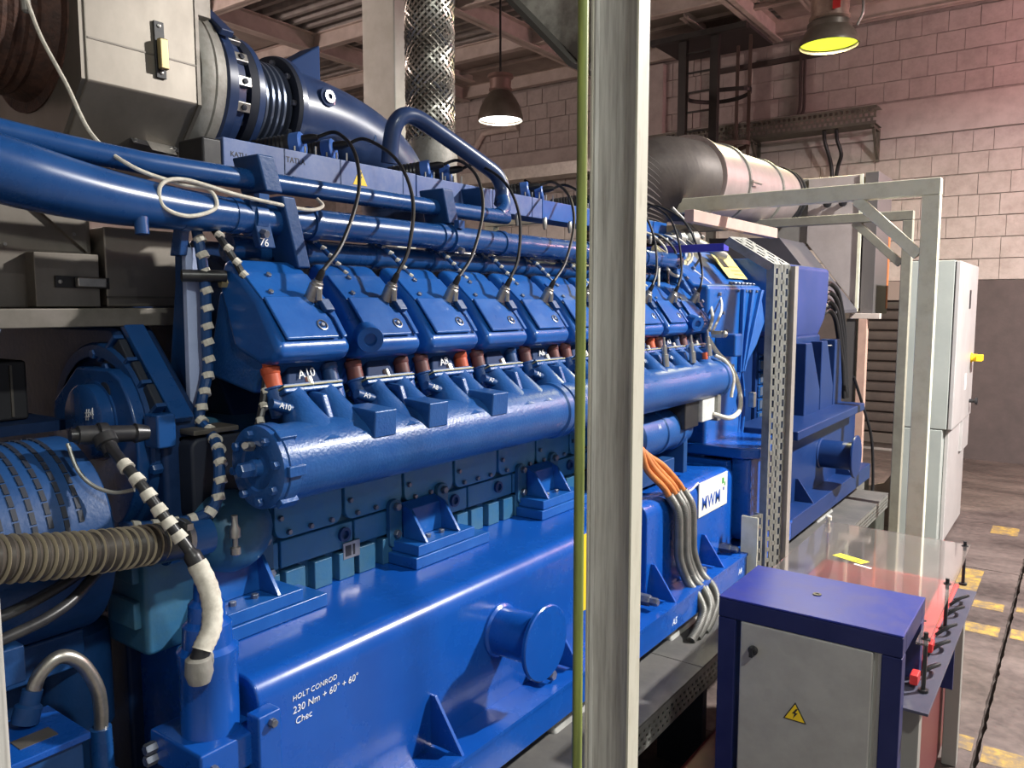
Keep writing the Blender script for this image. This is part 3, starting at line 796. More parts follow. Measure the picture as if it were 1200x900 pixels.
# spiral wrapped wires between the pipes
def wrapped(pts, r, every, name='wire_harness', m=(BLACKP, TAPE), blen=None, parent=eng):
    mb = MB(); mb.tube(pts, r, 10, 8)
    PP = smoothpts(pts, 10); acc = 0; mb.mi = 1
    for i in range(1, len(PP)):
        d = PP[i] - PP[i - 1]; acc += d.length
        if acc > every:
            acc = 0; n = d.normalized()
            tl = n + V((.3, .2, .1))
            mb.lathe(PP[i] - n * every * .22, tl, [(0, r * 1.12), (every * .44, r * 1.12)], 10)
    return mb.build(name, m, parent)
for k in range(1, 9):
    y = 1.10 + P * k - .0
    wrapped([(-1.70, y + .04, 1.93), (-1.665, y + .055, 1.92), (-1.62, y + .075, 1.875), (-1.58, y + .10, 1.82)], .0065, .024, m=(PIPEB, TAPE))

# hot turbocharger outlet train on top
TX, TZ = -2.10, 2.35
mb = MB(); mb.lathe((TX, 1.25, TZ), (0, 1, 0), [(0, .205), (.012, .212), (.035, .212), (.038, .207), (.042, .212), (.07, .210), (.078, .198)], 56); mb.build('turbo_ring', GREYC, eng)
mb = MB(); mb.lathe((TX, 1.33, TZ), (0, 1, 0), [(0, .14), (0, .19), (.008, .20), (.035, .20), (.04, .188), (.07, .182), (.075, .15), (.10, .13)], 56); mb.build('band_clamp', NAVY, eng)
for a in (42, 22, 2, -18):
    a = math.radians(a); d = V((math.cos(a), 0, math.sin(a)))
    mb = MB(); mb.obox(V((TX, 1.385, TZ)) + d * .190, V((0, .022, 0)), V((-d.z, 0, d.x)) * .014, d * .008); cb = mb.build('clamp_block', STEEL, eng, bev=.003)
    mb = MB(); mb.lathe(V((TX, 1.385, TZ)) + d * .198, d, [(0, .008), (.004, .008), (.005, .004)], 10); mb.build('clamp_screw', DARK, cb)
mb = MB(); mb.obox((TX + .13, 1.345, TZ + .165), V((.05, 0, -.04)), V((0, .02, 0)), V((.006, 0, .007))); mb.build('heat_tab', NAVY, eng, bev=.003)
mb = MB(); mb.lathe((TX, 1.425, TZ), (0, 1, 0), [(0, .10), (0, .172), (.024, .176), (.026, .13)], 56); mb.build('flange_ring', DARK, eng)
mb = MB(); mb.lathe((TX, 1.450, TZ), (0, 1, 0), [(0, .12), (0, .176), (.018, .176), (.02, .165), (.028, .165), (.028, .12)], 56); mb.build('flange_ring', NAVY, eng)
mb = MB(); pr = []
for i in range(6): pr += [(.021 * i, .112), (.021 * i + .005, .134), (.021 * i + .012, .134), (.021 * i + .018, .112)]
mb.lathe((TX, 1.478, TZ), (0, 1, 0), pr, 48); mb.build('bellows', mat('bellows steel', (.16, .19, .26), rough=.28, metal=.7), eng)
mb = MB(); mb.lathe((TX, 1.602, TZ), (0, 1, 0), [(0, .10), (0, .158), (.012, .162), (.014, .13)], 56); mb.build('flange_ring', DARK, eng)
mb = MB(); mb.lathe((TX, 1.615, TZ), (0, 1, 0), [(0, .12), (0, .162), (.018, .162), (.02, .13)], 56); mb.build('flange_ring', NAVY, eng)
mb = MB()
for q in range(10):
    a = 2 * math.pi * q / 10
    mb.hexb((TX + .148 * math.cos(a), 1.425, TZ + .148 * math.sin(a)), (0, -1, 0), .009, .012)
    mb.hexb((TX + .138 * math.cos(a), 1.602, TZ + .138 * math.sin(a)), (0, -1, 0), .009, .012)
stuff(mb.build('flange_bolts', BOLT, eng))
# blue elbow running back and down
mb = MB()
def re(i, t): return .136 - .010 * t
mb.tube([(TX, 1.62, TZ), (TX, 1.74, TZ - .002), (TX, 1.88, TZ - .02), (TX + .005, 2.02, TZ - .065), (TX + .01, 2.12, TZ - .14), (TX + .01, 2.16, TZ - .24), (TX + .01, 2.165, TZ - .32)], re, 36, 8)
eb = mb.build('mixture_elbow', NAVY, eng)
mb = MB(); mb.lathe((TX + .124, 1.735, TZ + .045), (1, 0, .1), [(0, .03), (.012, .03), (.014, .022), (.02, .02), (.02, .009), (.012, .009)], 20); mb.build('elbow_plug', NAVY, eb)
mb = MB(); mb.prism([(0, 0), (.12, 0), (.12, .13), (.0, .05)], (TX - .05, 1.66, TZ + .10), (0, 1, 0), (0, 0, 1), (.10, 0, 0)); mb.build('elbow_bracket', mat('dull navy bracket', (.02, .05, .15), rough=.75, spec=.2), eb, bev=.006)
# exhaust flange that carries the braided hose
mb = MB(); mb.lathe((-2.24, 2.52, 2.10), (0, 0, 1), [(0, .13), (.10, .13), (.10, .17), (.125, .17), (.13, .11), (.20, .105)], 36); mb.build('exhaust_flange', GREYC, eng)
mb = MB(); mb.lathe((-1.99, 1.93, 2.30), (1, -.6, .2), [(-.02, .022), (.02, .022), (.02, .014), (-.0, .014)], 18); mb.build('lifting_eye', PIPEB, eng)

# starter motor and its brackets
mb = MB(); mb.lathe((-1.47, 2.80, 1.215), (0, 1, 0), [(0, .08), (.01, .092), (.20, .092), (.205, .098), (.23, .098), (.235, .092), (.36, .092), (.365, .098), (.40, .098), (.405, .09), (.47, .088), (.48, .07), (.53, .06)], 40)
st = mb.build('starter_motor', CAST, eng)
text('handwriting', 'H', .03, (-1.384, 2.93, 1.245), (0, 1, 0), (-.3, 0, 1), WHITE, st, depth=.0006)
MB().box(-1.62, -1.39, 3.19, 3.23, 1.02, 1.24).build('starter_bracket', DARKB, eng, bev=.004)
MB().box(-1.60, -1.40, 2.72, 3.12, 1.02, 1.10).build('starter_bracket', DARKB, eng, bev=.004)
# terminal box with cables
tb = MB().box(-1.41, -1.345, 3.28, 3.42, 1.235, 1.345).build('terminal_box', mat('pale terminal box', (.62, .63, .60), (.45, .46, .45), rough=.45, scale=40), eng, bev=.006)
MB().box(-1.43, -1.335, 3.43, 3.47, 1.225, 1.355).build('box_flange', GALV, tb, bev=.003)
MB().box(-1.45, -1.36, 3.13, 3.275, 1.22, 1.35).build('connector_block', BLACKP, tb, bev=.005)
for i, (r, pts) in enumerate(((.011, [(-1.345, 3.40, 1.26), (-1.29, 3.46, 1.24), (-1.28, 3.56, 1.27), (-1.30, 3.60, 1.36), (-1.33, 3.57, 1.46), (-1.38, 3.52, 1.53), (-1.42, 3.50, 1.60)]),
                              (.008, [(-1.30, 3.50, 1.33), (-1.30, 3.52, 1.42), (-1.33, 3.50, 1.49), (-1.37, 3.47, 1.52)]),
                              (.008, [(-1.42, 3.52, 1.63), (-1.44, 3.60, 1.70), (-1.50, 3.68, 1.78), (-1.56, 3.70, 1.84), (-1.60, 3.62, 1.88), (-1.62, 3.52, 1.90), (-1.66, 3.45, 2.0)]),
                              (.006, [(-1.40, 3.50, 1.62), (-1.42, 3.66, 1.72), (-1.48, 3.78, 1.80), (-1.55, 3.82, 1.86), (-1.62, 3.76, 1.93)]),
                              (.018, [(-1.70, 3.50, 2.02), (-1.66, 3.60, 1.97), (-1.65, 3.72, 1.95), (-1.67, 3.85, 1.98), (-1.72, 3.95, 2.02)]))):
    mb = MB(); mb.tube(pts, r, 10, 8); mb.build('signal_cable', TAPE if i != 4 else mat('tan hose', (.50, .45, .26), rough=.5), eng)
mb = MB(); mb.hexb((-1.40, 3.50, 1.615), (1, .2, 0), .018, .05); mb.sphere((-1.345, 3.51, 1.615), .017); mb.build('speed_sensor', STEEL, eng)
for (y, z0) in ((3.22, 1.50), (3.40, 1.52), (2.95, 1.5)):
    mb = MB(); mb.lathe((-1.37, y, z0), (-.1, 0, 1), [(0, .014), (.05, .014), (.052, .009), (.085, .009), (.09, .005), (.12, .005)], 12); mb.build('injector_valve', STEEL, eng)
mb = MB(); mb.lathe((-1.36, 3.33, 1.51), (-.1, 0, 1), [(0, .012), (.03, .012)], 12); mb.build('red_plug', ORANGE, eng)
# valve group at the far end of the rail
mb = MB(); mb.lathe((-1.72, 3.70, 2.08), (.2, .9, .02), [(0, .03), (.05, .03), (.055, .045), (.09, .045), (.095, .028), (.15, .028), (.155, .05), (.20, .05)], 20)
mb.sphere((-1.69, 3.86, 2.09), .05); mb.tube([(-1.69, 3.86, 2.09), (-1.64, 4.0, 2.05), (-1.60, 4.15, 2.01)], .022, 12, 5); mb.build('gas_valve', GALV, eng)
mb = MB(); mb.tube([(-1.75, 3.80, 2.24), (-1.70, 3.90, 2.16), (-1.66, 4.0, 2.10)], .010, 8, 4); mb.build('valve_rod', GALV, eng)
for i in range(5):
    mb = MB(); a = V((-1.72, 3.35 + .1 * i, 2.09)); mb.tube([a, a + V((.06, .05, -.02)), a + V((.10, .12, -.09)), a + V((.09, .07, -.16)), a + V((.12, .0, -.26))], .006, 8, 7)
    mb.build('signal_cable', (TAPE, BLACK, PIPEB)[i % 3], eng)
# flat inclined gearbox cover beside the last head
mb = MB(); mb.obox((-1.60, 3.66, 1.80), V((.075, .0, -.105)) * 1.1, V((.01, .085, .0)), V((.05, 0, .035)))
mb.build('rear_cover', CAST, eng, bev=.012, seg=3)
mb = MB()
for t in (-.8, -.3, .2, .7):
    for s_ in (-.08, .085): mb.hexb(V((-1.545, 3.66 + s_, 1.838)) + V((.075, 0, -.105)) * t * 1.05, (.8, 0, .57), .010, .014)
stuff(mb.build('cover_bolts', BOLT, eng))
# flywheel housing (bell)
CZ = 1.42
def bellring(x, top, grow=0.0):
    return [(x, 3.60, 1.0), (x, 3.60, top - .01), (x, 4.34 + grow, top), (x, 4.43 + grow, top - .20 if top < 1.9 else 1.66), (x, 4.30, 1.52), (x, 4.08, 1.38), (x, 4.02, 1.25), (x, 4.10, 1.08), (x, 4.16, 1.0)]
mb = MB(); mb.loft([bellring(-1.46, 1.85), bellring(-1.54, 1.862), bellring(-1.72, 2.04), bellring(-2.75, 2.04)])
bell = mb.build('flywheel_housing', BLUE, eng, bev=.02, seg=3)
for (ya, yb_) in ((4.02, 4.05), (4.16, 4.20), (4.30, 4.335)):
    mb = MB(); mb.prism([(ya, 1.83), (yb_, 1.83), (4.045 + (yb_ - 4.18) * .2, 1.40), (4.03 + (yb_ - 4.18) * .2, 1.40)], (-1.462, 0, 0), (0, 1, 0), (0, 0, 1), (.022, 0, 0)); mb.build('housing_rib', BLUE, bell, bev=.005)
for r_ in (.50, .56):
    pts = [(-1.462, 3.56 + r_ * math.cos(math.radians(t)), 1.20 + r_ * math.sin(math.radians(t)) * .9) for t in range(24, -30, -6)]
    mb = MB(); mb.tube(pts, .010, 8, 4); mb.build('housing_rib', BLUE, bell)
mb = MB(); mb.box(-1.47, -1.36, 3.70, 3.80, 1.50, 1.61); mb.build('housing_lug', BLUE, bell, bev=.01)
mb = MB()
for q in range(7): mb.hexb((-1.50, 3.98 + q * .055, 1.853), (.3, 0, 1), .012, .014); mb.hexb((-1.46, 3.98 + q * .055, 1.82), (1, 0, 0), .008, .010)
for q in range(5): mb.hexb((-1.46, 3.72 + q * .05, 1.80 - q * .09), (1, 0, 0), .010, .014)
stuff(mb.build('housing_bolts', BOLT, bell))
MB().box(-1.43, -1.40, 4.10, 4.14, 1.21, 1.29).build('housing_hook', STEEL, bell, bev=.004)
# sloping yellow warning plate on the bell
nrm = V((.165, 0, .15)).normalized(); e1 = V((0, .14, 0)); e2 = V((-.066, .02, .073))
c = V((-1.628, 4.26, 1.955)) + nrm * .012
mb = MB(); mb.obox(c, e1, e2, nrm * .002); yp = mb.build('warning_plate', YELLOWP, eng, bev=.001)
mb = MB(); mb.obox(c - e1 * .45 + e2 * .25 + nrm * .0022, e1 * .28, e2 * .45, nrm * .0008); mb.build('plate_print', BLACKP, yp)
for t in (-.1, -.4, -.7):
    mb = MB(); mb.obox(c + e1 * .35 + e2 * t + nrm * .0022, e1 * .5, e2 * .05, nrm * .0006); mb.build('plate_print', mat('print brown', (.35, .25, .08), rough=.6), yp)

# front end: timing case with ribs, damper housing and plates
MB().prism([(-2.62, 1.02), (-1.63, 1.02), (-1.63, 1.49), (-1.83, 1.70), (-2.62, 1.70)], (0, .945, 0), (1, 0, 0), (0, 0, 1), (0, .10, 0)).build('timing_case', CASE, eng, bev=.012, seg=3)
mb = MB(); cx_, cz_ = -1.875, 1.43
arc = [(cx_ + .22 * math.cos(math.radians(t)), cz_ + .22 * math.sin(math.radians(t))) for t in range(-90, 46, 9)]
mb.prism(arc + [(-1.765, 1.605), (-1.91, 1.605), (-2.03, 1.52), (-2.03, 1.21)], (0, .945, 0), (1, 0, 0), (0, 0, 1), (0, -.045, 0)); lp = mb.build('damper_plate', PIPEB, eng, bev=.006)
mb = MB(); mb.lathe((-1.782, .8995, 1.553), (0, -1, 0), [(0, .024), (.002, .024), (.003, .018)], 20); mb.build('hole_shade_disc', DARK, lp)  # raised dark disc; the shade of a hole is its colour
mb = MB(); mb.lathe((cx_, .945, cz_), (0, -1, 0), [(0, .232), (.012, .232), (.018, .226), (.018, .20)], 56, caps=False); mb.build('damper_rim', DARKB, eng)
mb = MB(); mb.lathe((-1.825, .90, 1.485), (0, -1, 0), [(0, .092), (.004, .092), (.005, .086), (.03, .086), (.034, .080)], 48); dc = mb.build('damper_cover', PIPEB, eng)
text('handwriting', '#4', .036, (-1.805, .8645, 1.495), (1, 0, .1), (0, 0, 1), WHITE, dc, depth=.0006)
# slanting ribbed flank of the timing case
sl = MB(); sl.bar((-1.815, .985, 1.705), (-1.615, .985, 1.495), .05, .020, up=(.7, 0, .7)); sl.build('case_rail', PIPEB, eng, bev=.004)
for i in range(3):
    c_ = V((-1.80 + .055 * i, .945, 1.625 - .048 * i))
    mb = MB(); mb.obox(c_, V((.036, 0, .026)), V((0, .010, 0)), V((.018, 0, -.022))); mb.build('case_rib_panel', mat('ribbed panel dark', (.018, .024, .036), rough=.5), eng, bev=.004)
for i in range(4):
    c_ = V((-1.80 + .055 * (i - .5), .940, 1.625 - .048 * (i - .5)))
    mb = MB(); mb.obox(c_, V((.040, 0, .029)), V((0, .012, 0)), V((.003, 0, -.004))); mb.build('case_rib', DARKB, eng, bev=.002)
mb = MB()
for (x, z) in ((-1.885, 1.635), (-1.83, 1.605), (-1.735, 1.55), (-1.66, 1.50), (-1.655, 1.45), (-1.645, 1.39), (-1.66, 1.26), (-1.69, 1.20)):
    mb.hexb((x, .945, z), (0, -1, 0), .012, .022)
stuff(mb.build('case_bolts', PIPEB, eng))
MB().box(-1.655, -1.60, .915, .96, 1.44, 1.515).build('case_block', PIPEB, eng, bev=.006)
# solid dark box below the harness; its colour stands for a shaded hollow
MB().prism(rrect(.15, .19, .025), (-1.64, 1.055, 1.36), (0, 1, 0), (0, 0, 1), (.06, 0, 0)).build('recess_shade_box', DARK, eng, bev=.008)
MB().box(-1.65, -1.575, .985, 1.10, 1.462, 1.474).build('recess_lid', STAIND, eng, bev=.003)
MB().box(-1.75, -1.58, .86, .99, 1.0, 1.24).build('oil_pump_body', DIRTB, eng, bev=.012)
for z in (1.06, 1.16): MB().box(-1.70, -1.60, .845, .862, z, z + .06).build('pump_rib', DIRTB, eng, bev=.004)
mb = MB(); mb.lathe((-1.78, .80, .60), (0, 0, 1), [(0, .05), (.20, .06), (.22, .075), (.44, .075), (.46, .05)], 24); mb.build('filter_bowl', DARKB, eng)
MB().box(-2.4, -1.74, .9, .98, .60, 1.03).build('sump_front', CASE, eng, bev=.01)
# tall bracket plate with a pale edge
mb = MB(); mb.prism([(-1.80, 1.47), (-1.70, 1.44), (-1.675, 1.50), (-1.675, 1.87), (-1.71, 1.93), (-1.735, 1.93), (-1.74, 1.80)], (0, 1.055, 0), (1, 0, 0), (0, 0, 1), (0, .010, 0)); mb.build('bracket_plate', DARKB, eng, bev=.003)
mb = MB(); mb.prism([(-1.69, 1.47), (-1.672, 1.47), (-1.668, 1.88), (-1.684, 1.88)], (0, 1.04, 0), (1, 0, 0), (0, 0, 1), (0, .034, 0)); mb.build('bracket_edge', PLATEW, eng, bev=.002)
mb = MB(); mb.prism([(-1.70, 1.86), (-1.66, 1.86), (-1.64, 1.94), (-1.675, 1.94)], (0, 1.02, 0), (1, 0, 0), (0, 0, 1), (0, .02, 0)); mb.build('bracket_arm', PIPEB, eng, bev=.003)
wrapped([(-1.655, 1.06, 1.93), (-1.645, 1.065, 1.86), (-1.642, 1.07, 1.78), (-1.645, 1.07, 1.68), (-1.645, 1.07, 1.60), (-1.635, 1.045, 1.53), (-1.63, 1.035, 1.49), (-1.59, 1.035, 1.462), (-1.545, 1.02, 1.44), (-1.515, 1.005, 1.41), (-1.505, .995, 1.36), (-1.505, .98, 1.315), (-1.52, .945, 1.295), (-1.55, .88, 1.29), (-1.58, .81, 1.295)], .0125, .034, m=(DARKB, TAPE))
wrapped([(-1.64, 1.09, 1.93), (-1.60, 1.10, 1.88), (-1.58, 1.12, 1.83), (-1.56, 1.13, 1.78), (-1.53, 1.13, 1.70), (-1.51, 1.13, 1.62), (-1.49, 1.11, 1.56), (-1.47, 1.08, 1.50), (-1.465, 1.05, 1.44)], .0085, .032, m=(BLACKP, TAPE))
mb = MB(); mb.cyl((-1.655, 1.02, 1.815), (-1.62, 1.11, 1.815), .014, 12); mb.build('harness_clip', BLACKP, eng)
mb = MB(); mb.hexb((-1.63, 1.10, 1.80), (.2, 1, 0), .012, .06); mb.build('harness_clip', mat('brass', (.5, .4, .2), rough=.4, metal=.7), eng)
mb = MB(); mb.obox((-1.68, 1.03, 1.44), V((.05, 0, .01)), V((0, .05, 0)), V((0, 0, .008))); mb.build('bracket_arm', STAIN, eng, bev=.003)
# coolant stub and bulge on the crankcase front corner
mb = MB(); mb.lathe((-1.52, .97, 1.255), (0, 1, 0), [(-.10, .042), (0, .042)], 24); mb.build('coolant_stub', PIPEB, eng)
mb = MB(); mb.sphere((-1.57, 1.06, 1.235), .10, 24, (.9, 1.0, .95)); mb.build('pump_volute', DIRTB, eng)
mb = MB(); mb.lathe((-1.46, 1.0, 1.25), (0, 0, 1), [(-.04, .006), (-.035, .011), (-.02, .011), (-.018, .006), (0, .006), (.002, .012), (.02, .012), (.03, .007), (.05, .007)], 12); mb.build('drain_valve', STEEL, eng)

# wrapped sensor cable hanging in front
mb = MB(); pts = [(-1.55, .785, 1.475), (-1.50, .785, 1.445), (-1.455, .795, 1.405), (-1.425, .81, 1.36), (-1.40, .825, 1.32), (-1.375, .845, 1.27), (-1.345, .86, 1.20), (-1.325, .85, 1.14), (-1.318, .825, 1.105), (-1.318, .815, 1.085)]
mb.tube(pts, lambda i, t: .011 if t < .55 else .017, 12, 8); mb.mi = 1
PP = smoothpts(pts, 8)
for i in range(8, 38, 5):
    d = (PP[i + 1] - PP[i]).normalized(); mb.lathe(PP[i], d, [(0, .013), (.018, .015)], 12)
mb.mi = 1
mb.tube([PP[i] for i in range(42, 66)], lambda i, t: .0185 + .0012 * (i % 2), 12, smooth=False)
mb.build('sensor_cable', (BLACKP, TAPE), eng)
mb = MB(); mb.lathe((-1.60, .735, 1.495), (.12, 1, -.08), [(0, .012), (.012, .014), (.014, .019), (.05, .019), (.052, .024), (.068, .024), (.07, .018), (.12, .017), (.124, .021), (.15, .015)], 18); mb.build('cable_gland', BLACKP, eng)
mb = MB(); mb.lathe((-1.57, .785, 1.49), (.5, .05, -.6), [(0, .022), (.02, .022), (.022, .016), (.04, .016)], 16); mb.build('cable_gland', BLACKP, eng)
mb = MB(); mb.tube([(-1.60, .73, 1.48), (-1.575, .735, 1.43), (-1.55, .75, 1.40), (-1.52, .775, 1.385), (-1.49, .80, 1.39)], .004, 8, 6); mb.build('sensor_wire', GALV, eng)
# white thermocouple lead looped over the feed pipe
mb = MB(); mb.tube([(-1.94, .83, 2.46), (-1.92, .84, 2.42), (-1.88, .85, 2.33), (-1.80, .86, 2.22), (-1.70, .86, 2.10), (-1.625, .90, 2.035), (-1.605, .99, 2.01), (-1.60, 1.06, 2.005), (-1.59, 1.07, 1.965), (-1.585, 1.0, 1.94), (-1.582, .94, 1.955), (-1.585, .94, 2.0), (-1.595, 1.0, 2.018), (-1.59, 1.12, 2.0), (-1.585, 1.22, 1.99), (-1.59, 1.33, 1.985), (-1.60, 1.385, 2.0), (-1.615, 1.38, 2.02)], .0045, 8, 8)
mb.build('thermocouple_lead', TAPE, eng)
# ================================================================== NEAR LEFT: HOUSINGS, MOTOR, HOSES
hs_ = thing('intake_housing', (-2.2, 1.08, 2.05), 'octagonal stainless steel housing with toggle latches above the blue pipes', 'housing')
oct_ = [(-1.90, 2.265), (-1.90, 2.66), (-2.03, 2.82), (-2.37, 2.82), (-2.50, 2.66), (-2.50, 2.265), (-2.34, 2.10), (-2.05, 2.10)]
MB().py(oct_, .955, 1.245).build('shell', STAIN, hs_, bev=.004)
fr = [((x + 2.2) * .985 - 2.2, (z - 2.46) * .985 + 2.46) for (x, z) in oct_]
MB().py(fr, .945, .956).build('front_plate', STAIN, hs_)
for (z0, z1) in ((2.36, 2.364),): MB().box(-1.9005, -1.8985, .96, 1.24, z0, z1).build('sheet_seam', STAIND, hs_)
MB().box(-1.9015, -1.8975, 1.236, 1.246, 2.265, 2.66).build('sheet_seam', STAIND, hs_)
MB().prism([(-1.90, 2.265), (-1.895, 2.262), (-2.046, 2.098), (-2.053, 2.10)], (0, 1.236, 0), (1, 0, 0), (0, 0, 1), (0, .010, 0)).build('sheet_seam', STAIND, hs_)
def latch(parent, c, e1, e2, n, L=.14, m2=None):
    c, e1, e2, n = map(vec, (c, e1, e2, n)); e1.normalize(); e2.normalize(); n.normalize()
    mb = MB(); mb.obox(c, e1 * L / 2, e2 * .013, n * .003); p_ = mb.build('latch_plate', BLACKP, parent, bev=.001)
    mb = MB(); mb.obox(c + e1 * .012 + n * .014, e1 * L * .27, e2 * .011, n * .008); mb.build('toggle', m2 or STEEL, p_, bev=.003)
    mb = MB()
    for t in (-.42, .40, .32): mb.lathe(c + e1 * L * t + n * .002, n, [(0, .005), (.003, .005), (.004, .003)], 8)
    stuff(mb.build('rivets', STEEL, p_))
latch(hs_, (-1.896, 1.135, 2.375), (0, .02, -1), (0, 1, 0), (1, 0, 0), .135, mat('brass latch', (.42, .34, .17), rough=.35, metal=.8))
latch(hs_, (-1.985, 1.165, 2.165), (0, 1, -.05), (-.67, 0, .74), (.74, 0, -.67), .13)
mb = MB(); mb.box(-1.93, -1.90, 1.245, 1.285, 2.49, 2.56); mb.build('hinge_tab', STAIND, hs_, bev=.003)
# rusty mesh filter in the end of the housing
mb = MB(); mb.lathe((-2.16, .955, 2.44), (0, -1, 0), [(0, .20), (.004, .215), (.014, .215), (.016, .19), (.03, .185)] + [(.04 + .012 * i, .175 if i % 2 else .182) for i in range(26)] + [(.36, .17)], 48)
fm = mb.build('mesh_filter', RUST, hs_)
mb = MB(); mb.lathe((-2.16, .952, 2.44), (0, -1, 0), [(0, .225), (.006, .225)], 48); mb.build('filter_ring', mat('rust ring', (.20, .07, .04), (.10, .05, .04), rough=.7, scale=20), hs_)
mb = MB(); mb.tube([(-1.98, .82, 2.44), (-1.955, .82, 2.455), (-1.93, .83, 2.465), (-1.925, .84, 2.45)], .009, 10, 5); mb.lathe((-1.925, .84, 2.46), (.05, .03, -1), [(0, .010), (.07, .010), (.075, .005)], 10); mb.build('probe', GREYC, hs_)

lb = thing('exhaust_casing', (-2.2, .6, 1.73), 'stainless sheet casing with a latch below the wide blue feed pipe', 'casing')
MB().box(-2.6, -1.90, .10, .945, 1.742, 2.02).build('shell', STAIN, lb, bev=.004)
MB().box(-2.6, -1.80, .10, 1.16, 1.70, 1.742).build('bottom_tray', STAIND, lb, bev=.003)
MB().box(-2.6, -1.86, .955, 1.15, 1.745, 1.93).build('shell', STAIN, lb, bev=.004)
mb = MB(); mb.prism([(.78, 2.0), (.93, 2.0), (.93, 1.87)], (-1.90, 0, 0), (0, 1, 0), (0, 0, 1), (.012, 0, 0)); mb.build('corner_gusset', STAIN, lb, bev=.001)
mb = MB()
for (y, z) in ((.86, 1.955), (.90, 1.91), (.92, 1.965), (.76, 1.88), (.60, 1.87)): mb.lathe((-1.888 if y > .8 else -1.90, y, z), (1, 0, 0), [(0, .005), (.004, .004)], 8)
stuff(mb.build('rivets', STEEL, lb))
MB().box(-1.901, -1.8985, .10, .93, 1.868, 1.872).build('sheet_seam', STAIND, lb)
MB().box(-1.862, -1.857, .955, 1.15, 1.765, 1.770).build('sheet_seam', STAIND, lb)
latch(lb, (-1.857, .90, 1.80), (0, 1, -.02), (0, 0, 1), (1, 0, 0), .12)
MB().box(-1.93, -1.86, .80, .94, 1.745, 1.865).build('latch_panel', STAIN, lb, bev=.002)
MB().prism([(-1.86, 1.70), (-1.79, 1.70), (-1.86, 1.62)], (0, .1, 0), (1, 0, 0), (0, 0, 1), (0, .6, 0)).build('support_bracket', PLATEW, lb)

# electric motor with louvred cowl
mo = thing('pump_motor', (-1.74, .5, 1.05), 'dark blue electric motor with louvred round cowl behind the corrugated hose', 'motor')
mb = MB(); mb.lathe((-1.74, .12, 1.27), (0, 1, 0), [(0, .20), (.01, .21), (.38, .21), (.385, .204), (.66, .204), (.67, .19)], 64); shell_ = mb.build('cowl', DARKB, mo)
for i in range(9):
    for j in range(12):
        a = math.radians(104 - j * 7.5 - (3.7 if i % 2 else 0)); d = V((math.cos(a), 0, math.sin(a))); t = V((-d.z, 0, d.x))
        y = .50 + .028 * i
        mb = MB(); mb.obox(V((-1.74, y, 1.27)) + d * .2045, V((0, .0045, 0)), t * .0115, d * .0015); mb.build('louvre', DARK, shell_)
mb = MB(); mb.obox((-1.74 + .21 * .80, .33, 1.27 + .21 * .5), V((0, .14, 0)), V((-.5, 0, .8)) * .12, V((.8, 0, .5)) * .012); mb.build('cover_plate', DARKB, mo, bev=.004)
for i in range(4):
    MB().box(-1.60, -1.545, .18 + .12 * i, .25 + .12 * i, 1.06, 1.13).build('cooling_fin', DARKB, mo, bev=.004)
MB().box(-1.95, -1.68, .10, .78, .99, 1.07).build('motor_foot', DARKB, mo, bev=.006)
MB().box(-1.90, -1.76, .15, .70, .441, .99).build('motor_stand', DARKB, mo, bev=.01)

ct = thing('control_unit', (-2.15, .66, 1.46), 'dark grey control unit above the pump motor at the left', 'control box')
MB().box(-2.28, -2.02, .45, .84, 1.48, 1.62).build('body', mat('dark unit', (.03, .03, .034), rough=.5), ct, bev=.008)
for y in (.60, .70, .80): MB().box(-2.022, -2.014, y, y + .005, 1.49, 1.61).build('case_rib', STAIND, ct)
mb = MB(); mb.lathe((-2.06, .74, 1.62), (0, 0, 1), [(0, .02), (.03, .02), (.04, .012)], 14); mb.build('connector', BLACKP, ct)
MB().box(-2.3, -1.95, .4, .89, 1.455, 1.479).build('mount_shelf', CASE, ct)

ho = thing('corrugated_hose', (-1.45, .6, 1.2), 'thick dark brown corrugated hose with pale wire ribs at lower left', 'hose')
pts = [(-1.42, .18, 1.41), (-1.43, .36, 1.365), (-1.44, .52, 1.333), (-1.45, .64, 1.308), (-1.465, .74, 1.29), (-1.485, .82, 1.276), (-1.505, .90, 1.264)]
mb = MB(); mb.tube(pts, lambda i, t: .0385 - .003 * t + .003 * math.sin(i * math.pi / 2), 28, 26); mb.build('hose_body', HOSE, ho)
PP = smoothpts(pts, 26); rb = MB(); acc = 0
for i in range(1, len(PP)):
    acc += (PP[i] - PP[i - 1]).length
    if acc > .0165 and i < len(PP) - 12:
        acc = 0; d = (PP[i] - PP[i - 1]).normalized(); r = .0400 - .003 * i / len(PP)
        rb.lathe(PP[i], d, [(0, r + .001), (.0012, r + .0035), (.003, r + .001)], 28)
stuff(rb.build('wire_rib', HOSEW, ho))
mb = MB(); mb.lathe((-1.497, .87, 1.268), (-.15, 1, -.1), [(-.05, .041), (.03, .041)], 28); mb.build('hose_cuff', BLACKP, ho)
mb = MB(); mb.lathe((-1.501, .892, 1.266), (-.15, 1, -.1), [(0, .0405), (.001, .043), (.013, .043), (.014, .0405)], 28); mb.box(-1.48, -1.465, .893, .907, 1.29, 1.303); mb.build('hose_clip', STEEL, ho)

for i, (dx, dz, lab) in enumerate(((0, 0, 'upper of two thin black hoses curving below the corrugated hose'), (.02, -.032, 'lower of two thin black hoses curving below the corrugated hose'))):
    mb = MB(); mb.tube([(-1.47 + dx, .16, 1.195 + dz), (-1.48 + dx, .36, 1.200 + dz), (-1.49 + dx, .54, 1.212 + dz), (-1.51 + dx, .66, 1.232 + dz), (-1.55, .77, 1.262 + dz * .6), (-1.62, .88, 1.265 + dz * .3)], .0105, 14, 8)
    tag(mb.build('rubber_hose', BLACKP), lab, 'hose')
